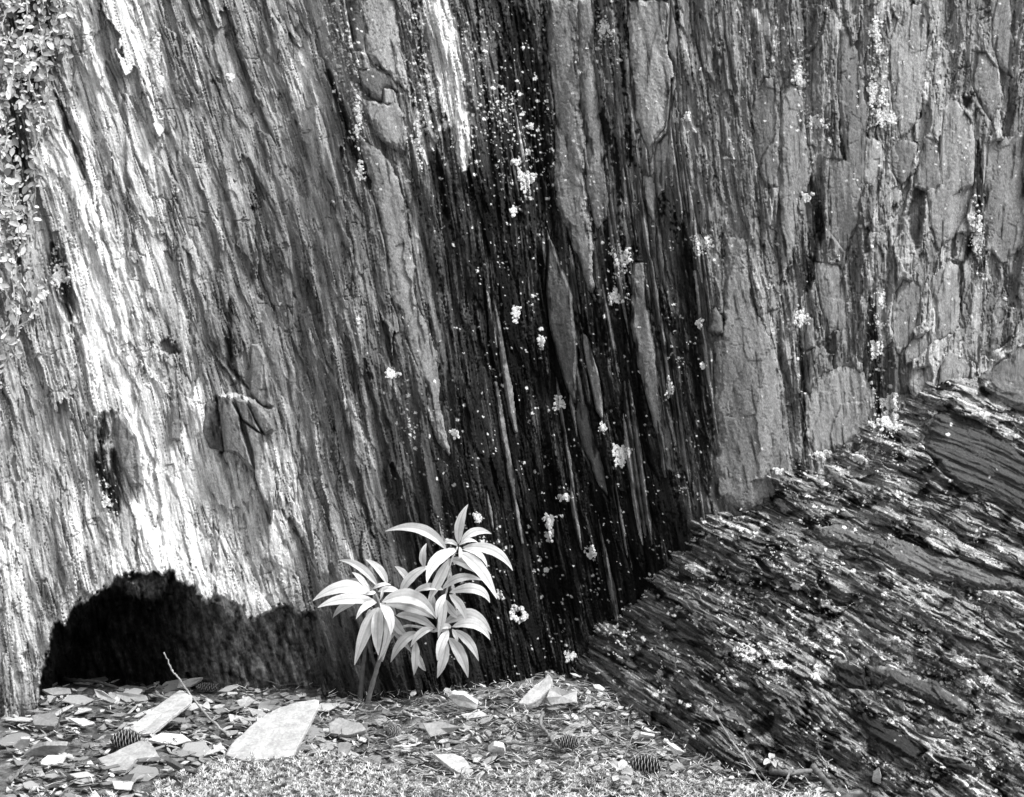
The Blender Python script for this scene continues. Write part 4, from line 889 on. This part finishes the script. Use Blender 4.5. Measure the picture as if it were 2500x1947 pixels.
# ------------------------------------------------------------------ leaves
QV = [(-1, .95), (-.82, 1.03), (-.62, .9), (-.42, 1.03), (-.22, .91), (-.04, .72), (.04, .72), (.22, 1.03), (.42, .9), (.62, 1.03), (.82, .92), (1, .97)]
def leaf_mesh(name, pts3, width, mat, parent, tone, fold=.25, side_depth=.25, nl=14, tipw=.04, face=None, org=None, wid=None, rib=True):
    """pts3: base, control, tip in the world. side vector lies mostly across the view"""
    a, b, c = pts3; mb = MB(); vs = []; tn = []
    for i in range(nl+1):
        t = i/nl; p = a*(1-t)**2+b*2*t*(1-t)+c*t*t; d = ((b-a)*(1-t)+(c-b)*t).normalized()
        n0 = (face or Vector((0, -1, .35))).normalized(); s = d.cross(n0).normalized()
        nn = s.cross(d).normalized()
        if nn.dot(n0) < 0: nn = -nn
        pr = (math.sin(math.pi*(t**.80)*.985+.015)**.9) if wid is None else wid(t)
        w = width*.5*max(pr, tipw)
        s = (s*math.cos(side_depth)+nn*math.sin(side_depth))
        for q, vt in QV:
            vs.append(p+s*w*q+nn*(fold*w*(abs(q)-.05)*(1.0 if abs(q) > .1 else -.4))+nn*w*.07*math.sin(t*(9+fold*30)+q*3+fold*50)*abs(q)+s*w*.03*math.sin(t*23+fold*90)*q); tn.append(tone*vt)
    f = [(i*12+j, i*12+j+1, (i+1)*12+j+1, (i+1)*12+j) for i in range(nl) for j in range(11)]
    if org is not None: vs = [v-org for v in vs]
    mb.add(vs, f, tn); return mb.build(name, mat, parent)
LILY_O = G(*C('p', (505, 1640))[0]); lily = empty('leafy_plant', LILY_O)
tag(lily, 'pale lily-like plant with whorls of long pointed leaves growing at the foot of the cliff', 'plant')
D0 = 2.885
LV = [ # base, control, tip, width (crop units), depth offsets base/tip in mm (negative = nearer), brightness
 ((1200, 430), (1185, 260), (1268, 137), 76, 0, -10, .95), ((1110, 475), (940, 235), (655, 335), 84, 0, 15, .93), ((1215, 420), (1310, 285), (1442, 355), 62, 5, 25, .92),
 ((1200, 440), (1270, 385), (1342, 418), 36, 0, 0, .97), ((1190, 445), (1130, 380), (1083, 437), 36, -2, -10, .97), ((1230, 455), (1500, 420), (1600, 628), 82, 0, -15, .95),
 ((1225, 470), (1380, 470), (1412, 603), 50, -4, -30, .95), ((1180, 480), (985, 510), (963, 722), 88, -6, -45, .98), ((1200, 495), (1370, 560), (1483, 838), 98, -8, -50, .97),
 ((1205, 450), (1228, 500), (1198, 542), 30, -12, -28, 1.0), ((1130, 545), (1060, 700), (968, 867), 80, 6, -8, .80), ((1130, 545), (1290, 560), (1425, 700), 76, 8, 10, .78),
 ((945, 605), (915, 510), (960, 425), 56, 25, 25, .88), ((768, 800), (830, 640), (1000, 590), 76, 20, 30, .88), ((835, 725), (790, 620), (725, 596), 58, 26, 30, .84),
 ((1085, 770), (960, 715), (848, 806), 62, 0, -6, .86), ((1080, 765), (1200, 635), (1375, 700), 62, 2, 15, .92), ((1130, 790), (1370, 705), (1430, 865), 82, -3, -12, .92),
 ((1105, 800), (1035, 870), (1038, 978), 62, -8, -25, .92), ((1130, 805), (1225, 870), (1252, 995), 66, -6, -16, .92), ((1100, 840), (1140, 950), (1225, 988), 64, 4, 8, .78),
 ((1090, 815), (1085, 960), (1045, 1125), 62, -2, -10, .86), ((1005, 800), (1000, 870), (1012, 930), 48, 20, 20, .74), ((1085, 1030), (1310, 850), (1442, 1095), 100, 5, 15, .80),
 ((1150, 1045), (1350, 965), (1432, 1142), 80, -3, -12, .92), ((1145, 1045), (1085, 1020), (1038, 1082), 46, -5, -8, .92), ((1125, 1070), (1050, 1160), (1040, 1295), 72, -6, -24, .94),
 ((1110, 1150), (1090, 1300), (1040, 1423), 76, 0, -4, .85), ((1160, 1070), (1300, 1130), (1347, 1298), 66, -3, -8, .92), ((1125, 1125), (1240, 1230), (1268, 1422), 84, 0, -6, .88),
 ((1150, 1060), (1185, 1110), (1190, 1162), 36, -6, -18, .92), ((630, 862), (890, 720), (1035, 985), 104, -25, -20, .98), ((670, 875), (860, 850), (1015, 985), 92, -12, 5, .58),
 ((735, 960), (900, 935), (1042, 1075), 72, 5, 12, .88), ((1015, 1055), (900, 1060), (843, 1195), 62, 4, -6, .92), ((895, 1085), (770, 1130), (695, 1308), 74, 10, 6, .72),
 ((708, 955), (745, 1060), (825, 1112), 80, 8, 16, .72), ((878, 1150), (890, 1280), (868, 1403), 62, 10, 4, .76), ((890, 1230), (915, 1320), (955, 1372), 52, 14, 14, .82),
 ((700, 1065), (770, 1110), (850, 1240), 44, 18, 18, .78), ((540, 778), (485, 670), (408, 640), 46, -8, 0, .98), ((600, 745), (475, 560), (313, 550), 62, 5, 20, .95),
 ((670, 730), (625, 590), (508, 545), 58, 12, 25, .92), ((555, 770), (440, 680), (352, 716), 62, 5, 12, .66), ((560, 765), (625, 710), (697, 732), 32, -5, 0, .95),
 ((550, 800), (340, 680), (118, 850), 96, -10, -20, .99), ((590, 862), (360, 780), (153, 902), 78, -16, -40, 1.0), ((440, 865), (320, 880), (267, 977), 54, 6, 6, .66),
 ((592, 865), (495, 870), (438, 988), 52, -20, -40, .99), ((615, 868), (725, 940), (695, 1108), 74, -22, -42, 1.0), ((612, 890), (585, 1060), (603, 1255), 92, -14, -26, .88),
 ((650, 900), (715, 1080), (603, 1292), 62, -10, -18, .80), ((600, 900), (510, 1040), (427, 1328), 100, -12, -20, .82), ((560, 905), (530, 970), (518, 1055), 52, 0, 0, .72),
 ((600, 785), (680, 730), (775, 795), 50, 2, 8, .95), ((632, 760), (642, 800), (612, 850), 26, -20, -28, .9), ((585, 790), (540, 790), (500, 805), 30, -20, -26, 1.0),
 ((1180, 470), (1100, 470), (1050, 540), 44, 2, 0, .9), ((660, 860), (720, 900), (735, 960), 40, 0, 0, .6)]
sc_ = .3293/F*D0
for a, b, c, w, da, dt, br in LV:
    (ax_, ay), (bx_, by), (cx_, cy) = C('p', a, b, c)
    A = W(ax_, ay, D0+da/1000); B = W(bx_, by, D0+(da*.6+dt*.4)/1000-.012); Cc = W(cx_, cy, D0+dt/1000)
    rr = random.Random(int(ax_*7+cy)); B = B+Vector((rr.gauss(0, .0012), 0, rr.gauss(0, .0012))); up = Vector((rr.uniform(-.3, .3), -1, rr.uniform(.2, .8)))
    leaf_mesh('leaf', (A, B, Cc), w*sc_*rr.uniform(.93, 1.03), M_leaf, lily, min(.86, .90*br**1.25), fold=rr.uniform(.1, .3), side_depth=rr.uniform(-.25, .25), face=up, org=LILY_O)
def stem(name, uv, r0, r1, off, tone, parent, org, mat=None, k='p', base=D0):
    Q = []
    for (p, o_) in zip(C(k, *uv), off): Q.append(W(p[0], p[1], base+o_/1000)-org)
    sp_ = spline(Q, 6); m = len(sp_); mb = MB(); tube(mb, sp_, [r0+(r1-r0)*i/m for i in range(m)], float(ALB(tone)), 8, random.Random(4)); return mb.build(name, mat or M_stem, parent)
stem('stem', [(512, 1665), (545, 1520), (585, 1380), (615, 1270), (640, 1120), (625, 980), (605, 860), (570, 780)], .0046, .0022, [28, 20, 10, 0, -5, -10, -14, -10], .46, lily, LILY_O)
stem('stem', [(470, 1665), (474, 1500), (490, 1350), (505, 1220), (530, 1050), (555, 900)], .0046, .0020, [34, 30, 24, 18, 6, -2], .34, lily, LILY_O)
stem('stem', [(625, 1300), (700, 1120), (800, 1040), (925, 1050), (1035, 1070), (1060, 900), (1110, 780), (1130, 600), (1190, 450)], .0026, .0016, [8, 14, 16, 10, 6, 4, 2, 2, 0], .72, lily, LILY_O)
stem('stem', [(1035, 1075), (1085, 1075), (1140, 1050)], .0016, .0012, [6, 2, -2], .8, lily, LILY_O)

# small leafy seedlings
def seedling(cands, lab, base_px, width=58, k='s'):
    o_ = G(*C(k, base_px)[0]); root = empty('seedling', o_); tag(root, lab, 'seedling')
    for a, b, w, up in cands:
        (ax_, ay), (bx_, by) = C(k, a, b); A = G(ax_, ay, up); B = G(bx_, by, up+.006); M_ = (A+B)/2+Vector((0, -.002, .006))
        leaf_mesh('leaf', (A, M_, B), w*.3892/F*2.6, M_foli, root, .58, fold=.15, side_depth=0, nl=9, org=o_, face=Vector((0, -1, .9)), wid=lambda t: math.sin(math.pi*min(1, t*.97+.03)**.9)**.55)
    mb = MB()
    for a, b, w, up in cands:
        (ax_, ay), = C(k, a); tube(mb, [Vector((0, 0, 0)), (G(ax_, ay, up)-o_)*.6+Vector((0, 0, .004)), G(ax_, ay, up)-o_], [.0008, .0007, .0006], .3, 5)
    mb.build('stem', M_stem, root)
seedling([((1765, 715), (1712, 672), 46, .03), ((1765, 715), (1812, 668), 50, .03), ((1775, 722), (1745, 728), 20, .03), ((1780, 730), (1850, 752), 52, .03), ((1772, 760), (1728, 790), 50, .02), ((1780, 765), (1835, 815), 56, .02)],
         'little grey-leaved seedling with rounded leaves at the bottom edge left of the right cone', (1775, 790))
seedling([((600, 1465), (600, 1420), 40, .02), ((598, 1468), (552, 1492), 40, .02), ((602, 1470), (625, 1508), 34, .02)], 'tiny three-leaved seedling below the outcrop beside the pale sticks', (600, 1500), k=9)
# dead leaf in the cave
a_, b_, c_ = C(7, (1192, 905), (1220, 850), (1290, 850))
o_ = G(a_[0], a_[1], .012)
dl = leaf_mesh('dead_leaf', (G(*a_, .012), G(*b_, .035), G(*c_, .035)), .017, M_foli, None, float(ALB(.46)), fold=.5, side_depth=.5, org=o_); dl.location = o_
tag(dl, 'curled dead leaf lying at the dark back of the cave', 'dead leaf')

# ------------------------------------------------------------------ hanging shrub, left edge
def shrub(name_lab, region, nleaf, nst, seed, cat='shrub'):
    """region: list of (py, x_right) edge in photo px"""
    rnd = random.Random(seed); ys = [r[0] for r in region]; xr = [r[1] for r in region]
    org = W(-40, ys[0], cliff_at(10, max(0, ys[0]))-.02); root = empty('hanging_shrub', org); tag(root, name_lab, cat, 'shrub sprays on the left edge of the cliff')
    lf = MB(); paths = []
    for s_ in range(nst):
        y0 = rnd.uniform(ys[0], ys[-1]-60); x = rnd.uniform(-60, float(np.interp(y0, ys, xr))*.8); pts = []
        ll = rnd.uniform(120, 260); dx = rnd.uniform(-.35, .45); dep = cliff_at(max(0, x), max(0, y0))-rnd.uniform(.015, .05)
        for i in range(7):
            t = i/6; yy = y0+ll*t; xx = x+dx*ll*t+18*math.sin(t*4+s_)
            xx = min(xx, float(np.interp(yy, ys, xr))-4); pts.append(W(xx, yy, dep-.012*math.sin(t*3.14)))
        paths.append(pts); mb = MB(); tube(mb, [p-org for p in spline(pts, 3)], [.0014-.0008*i/18 for i in range(19)], .5, 5, rnd); mb.build('stem', M_stem, root)
    for i in range(nleaf):
        if rnd.random() < .7:
            pts = rnd.choice(paths); k = rnd.randrange(6); p = pts[k].lerp(pts[k+1], rnd.random())
        else:
            y = rnd.uniform(ys[0], ys[-1]); x = rnd.uniform(-80, float(np.interp(y, ys, xr))-3)*rnd.random()**.15; p = W(x, y, cliff_at(max(0, x), max(0, y))-rnd.uniform(.006, .045))
        L = rnd.choice([.004, .006, .008, .010, .016])*rnd.uniform(.8, 1.2); a = rnd.gauss(-1.4, 1.6); d = Vector((math.cos(a), rnd.uniform(-.7, .1), math.sin(a))).normalized()
        fc = Vector((rnd.uniform(-.6, .8), -1, rnd.uniform(-.2, 1.1))).normalized(); s = d.cross(fc).normalized(); nn = s.cross(d)
        w = L*rnd.uniform(.22, .33); tn = float(ALB(rnd.choice([.4, .6, .8, .9, .98]))); vs = []; q = p-org
        for t, ww in ((0, .15), (.25, .85), (.55, 1.), (.82, .75), (1., .12)):
            c = q+d*L*t-nn*L*.25*t*t; vs += [c-s*w*ww+nn*w*.3, c, c+s*w*ww+nn*w*.3]
        lf.add(vs, [(3*i_+j, 3*i_+j+1, 3*i_+j+4, 3*i_+j+3) for i_ in range(4) for j in range(2)], tn)
    lf.build('foliage', M_foli, root)
shrub('thick spray of small pale leaves hanging in the top left corner', [(-120, 190), (20, 180), (110, 172), (170, 165), (215, 120)], 1900, 24, 31)
shrub('loose spray of small pale leaves halfway up the left edge', [(215, 85), (300, 112), (380, 84), (470, 92), (560, 80)], 900, 16, 32)
shrub('sparse lowest spray of small pale leaves on the left edge', [(560, 85), (640, 95), (700, 100), (780, 80), (800, 45)], 260, 8, 33)

# ------------------------------------------------------------------ lichens
def lobes(mb, cx, cy, rx, ry, n, rnd, org, ring=False, size=(2.2, 5.)):
    for i in range(n):
        a = rnd.uniform(0, 6.283); r = rnd.uniform(.5, 1.05)*(1+.18*math.sin(2*a+1)+.12*math.sin(5*a)) if ring else rnd.random()**.7*(1+.3*math.sin(3*a+cx)+.2*math.sin(7*a+cy)+.12*math.sin(13*a))
        px = cx+rx*r*math.cos(a); py = cy+ry*r*math.sin(a)
        d = rock_at(px, py); s = rnd.uniform(*size)*d/F; c = W(px, py, d-.0016)-org
        m = 7; a0 = rnd.uniform(0, 6); tilt = rnd.uniform(-.4, .4); tl = rnd.uniform(-.4, .6)
        X_ = Vector((1, tilt, 0)).normalized(); Z_ = Vector((0, -tl*.6, 1)).normalized(); O_ = Vector((0, -1, 0))
        v = [c+(X_*math.cos(a0+k/m*6.283)+Z_*math.sin(a0+k/m*6.283))*s*rnd.uniform(.7, 1.2)+O_*.0002 for k in range(m)]
        v += [c+(X_*math.cos(a0+k/m*6.283)+Z_*math.sin(a0+k/m*6.283))*s*.6+O_*s*rnd.uniform(.25, .5) for k in range(m)]
        v += [c+O_*s*rnd.uniform(.2, .45)]
        mb.add(v, [(k, (k+1) % m, (k+1) % m+m, k+m) for k in range(m)]+[(k+m, (k+1) % m+m, 2*m) for k in range(m)], float(ALB(rnd.uniform(.88, 1.0))))
LI = [ # display px x, y, rx, ry, lobes, ring, label
 (1122, 383, 18, 18, 120, 0, 'large round white lichen rosette on the black seam in the upper middle'), (1095, 452, 8, 9, 26, 0, 'small round lichen below the large upper rosette'),
 (1130, 271, 8, 6, 20, 0, 'small bright lichen right of the quartz vein tip'), (1098, 345, 10, 8, 24, 0, 'twin lichen dots just above the large upper rosette'), (1325, 970, 19, 22, 150, 0, 'large ragged white lichen low on the dark wall right of centre'),
 (1192, 860, 12, 15, 50, 0, 'butterfly-shaped lichen left of the long dark blade'), (1155, 728, 8, 12, 34, 0, 'white lichen beside the left edge of the raised blade'), (1172, 1112, 11, 17, 60, 0, 'upright oblong lichen above right of the lily'),
 (1172, 1142, 9, 12, 36, 0, 'lower lobe lichen directly under the upright oblong one'), (1105, 1310, 17, 20, 90, 1, 'ring-shaped lichen on the wall right of the lily'), (1202, 1060, 15, 9, 36, 0, 'scattered lichen cluster above the upright oblong one'),
 (1262, 1180, 9, 16, 40, 0, 'slanting lichen streak in the dark corner'), (1018, 1104, 8, 11, 26, 0, 'small lichen just above the lily tip leaf'), (1495, 522, 22, 22, 80, 0, 'open leafy lichen cluster right of the middle slabs'),
 (1708, 678, 17, 20, 80, 0, 'curly lichen clump above the hanging dark fragment'), (1720, 422, 9, 10, 34, 0, 'isolated round lichen on the upper right wall'), (1898, 858, 19, 17, 120, 0, 'dense white upper part of the lichen in the corner over the outcrop'),
 (1893, 900, 31, 22, 230, 0, 'wide white lichen mat at the corner where wall and outcrop meet'), (1868, 745, 12, 18, 56, 0, 'white lichen halfway down the right dark seam'), (1882, 640, 7, 18, 36, 0, 'narrow lichen high in the right dark seam'),
 (2085, 500, 12, 42, 110, 0, 'tall white lichen column near the right edge'), (1325, 555, 20, 30, 70, 0, 'leafy lichen right of the long middle slab'), (1312, 636, 16, 14, 56, 0, 'white lichen group under the leafy one beside the middle slab'),
 (1428, 830, 9, 20, 50, 0, 'long white lichen on the ribbed column'), (1465, 249, 7, 10, 26, 0, 'small grey lichen at the right slab edge'), (835, 798, 15, 9, 50, 0, 'white tufted lichen on the small ledge left of centre'),
 (970, 925, 9, 11, 28, 0, 'pale lichen right of the long grey strip slab'), (1491, 690, 7, 12, 28, 0, 'small lichen below the leafy cluster'), (1500, 780, 6, 7, 18, 0, 'tiny lichen beside the big pillar slab'),
 (127, 590, 18, 22, 90, 0, 'fuzzy white lichen beside the shrub on the left'), (96, 628, 7, 7, 20, 0, 'small round lichen under the fuzzy left one'), (333, 110, 9, 44, 80, 0, 'narrow upright lichen streak at the upper left'),
 (492, 165, 8, 9, 26, 0, 'small lichen on the upper left pale rock'), (1290, 60, 14, 20, 50, 0, 'lichen between the upper middle slabs'), (1740, 262, 20, 14, 50, 0, 'lichen in the upper right seam'), (1707, 165, 14, 22, 56, 0, 'lichen at the top of the upper right seam'),
 (1868, 200, 20, 34, 90, 0, 'wide lichen patch below the top right edge'), (1890, 255, 26, 16, 80, 0, 'branching lichen under the wide top right patch'), (1870, 70, 12, 40, 60, 0, 'lichen trail from the top edge at the right'), (1100, 668, 9, 20, 44, 0, 'lichen string left of the raised blade'),
 (765, 250, 8, 50, 70, 0, 'long lichen trail left of the broken slabs'), (768, 365, 9, 20, 36, 0, 'lower end of the lichen trail by the strip slab'), (226, 1070, 9, 12, 24, 0, 'lichen dots in the dark hollow at the left'), (1285, 912, 8, 11, 26, 0, 'lichen at the lower tip of the narrow blade'),
 (1065, 1270, 10, 10, 26, 0, 'small lichen beside the right lily leaves'), (1165, 1216, 5, 5, 12, 0, 'tiny lichen dot above the ring-shaped one'), (893, 290, 12, 60, 60, 0, 'lichen dusting left of the quartz vein'),
 (1605, 1395, 34, 12, 130, 0, 'broad white lichen mat on the middle of the outcrop'), (1658, 1420, 26, 10, 70, 0, 'tail of the broad mat lower on the outcrop'), (1755, 970, 20, 8, 60, 0, 'flat white lichen on the crest of the outcrop'), (1832, 975, 16, 14, 60, 0, 'grey-white lichen patch just below the crest'),
 (1698, 1250, 12, 8, 40, 0, 'folded white lichen flake on the upper outcrop'), (1785, 1368, 9, 7, 26, 0, 'small round lichen right of the broad mat'), (1915, 1360, 8, 8, 24, 0, 'pale lichen dot on the striped right beds'), (1740, 1440, 9, 12, 30, 0, 'lichen by the dark slab edge of the outcrop'),
 (1215, 1400, 12, 10, 40, 0, 'lichen at the low end of the outcrop'), (1940, 1405, 8, 8, 20, 0, 'lone lichen on the lower right beds'), (2105, 1450, 13, 10, 40, 0, 'lichen near the right edge of the outcrop'), (1475, 1210, 12, 7, 30, 0, 'lichen on the upper left shoulder of the outcrop'), (1660, 1005, 10, 7, 24, 0, 'little lichen left of the crest lichen'),
]
for x, y, rx, ry, n, ring, lab in LI:
    k = 1.1447; rnd = random.Random(int(x*3+y)); org = W(x*k, y*k, rock_at(x*k, y*k)); mb = MB()
    lobes(mb, x*k, y*k, rx*k*.95, ry*k*.95, int(n*2.4), rnd, org, bool(ring), (1.4, 4.2)); o = mb.build('lichen', M_lichen, None, smooth=False); o.location = org
    tag(o, lab, 'lichen', 'pale lichens on the rock')
# scattered crumbs of the same lichen
rnd = random.Random(40); mb = MB(); z = Vector(); n = 0
while n < 260:
    px = rnd.uniform(850, 2480); py = rnd.uniform(20, 1650)
    B_ = float(np.interp(px, BP[:, 0], BP[:, 1])); on = py > B_
    dn = float(osample(OD, np.array([px]), np.array([py]))[0])*.9 if on else float(sample(dens, np.array([px]), np.array([py]))[0])
    if rnd.random() > dn*.9: continue
    n += 1; lobes(mb, px, py, 4, 4, rnd.randint(1, 5), rnd, z, size=(1.0, 2.4))
n = 0
while n < 450:
    px = rnd.uniform(1400, 2490); py = rnd.uniform(1000, 1930)
    if py < float(np.interp(px, BP[:, 0], BP[:, 1])): continue
    if rnd.random() > float(osample(OD, np.array([px]), np.array([py]))[0])**1.3: continue
    n += 1; lobes(mb, px, py, 6, 4, rnd.randint(1, 7), rnd, z, size=(1.1, 2.8))
tag(mb.build('lichen_crumbs', M_lichen, None, smooth=False), 'scattered tiny lichen crumbs over the dark rock', 'lichen', kind='stuff')
print('objects', len(bpy.data.objects))
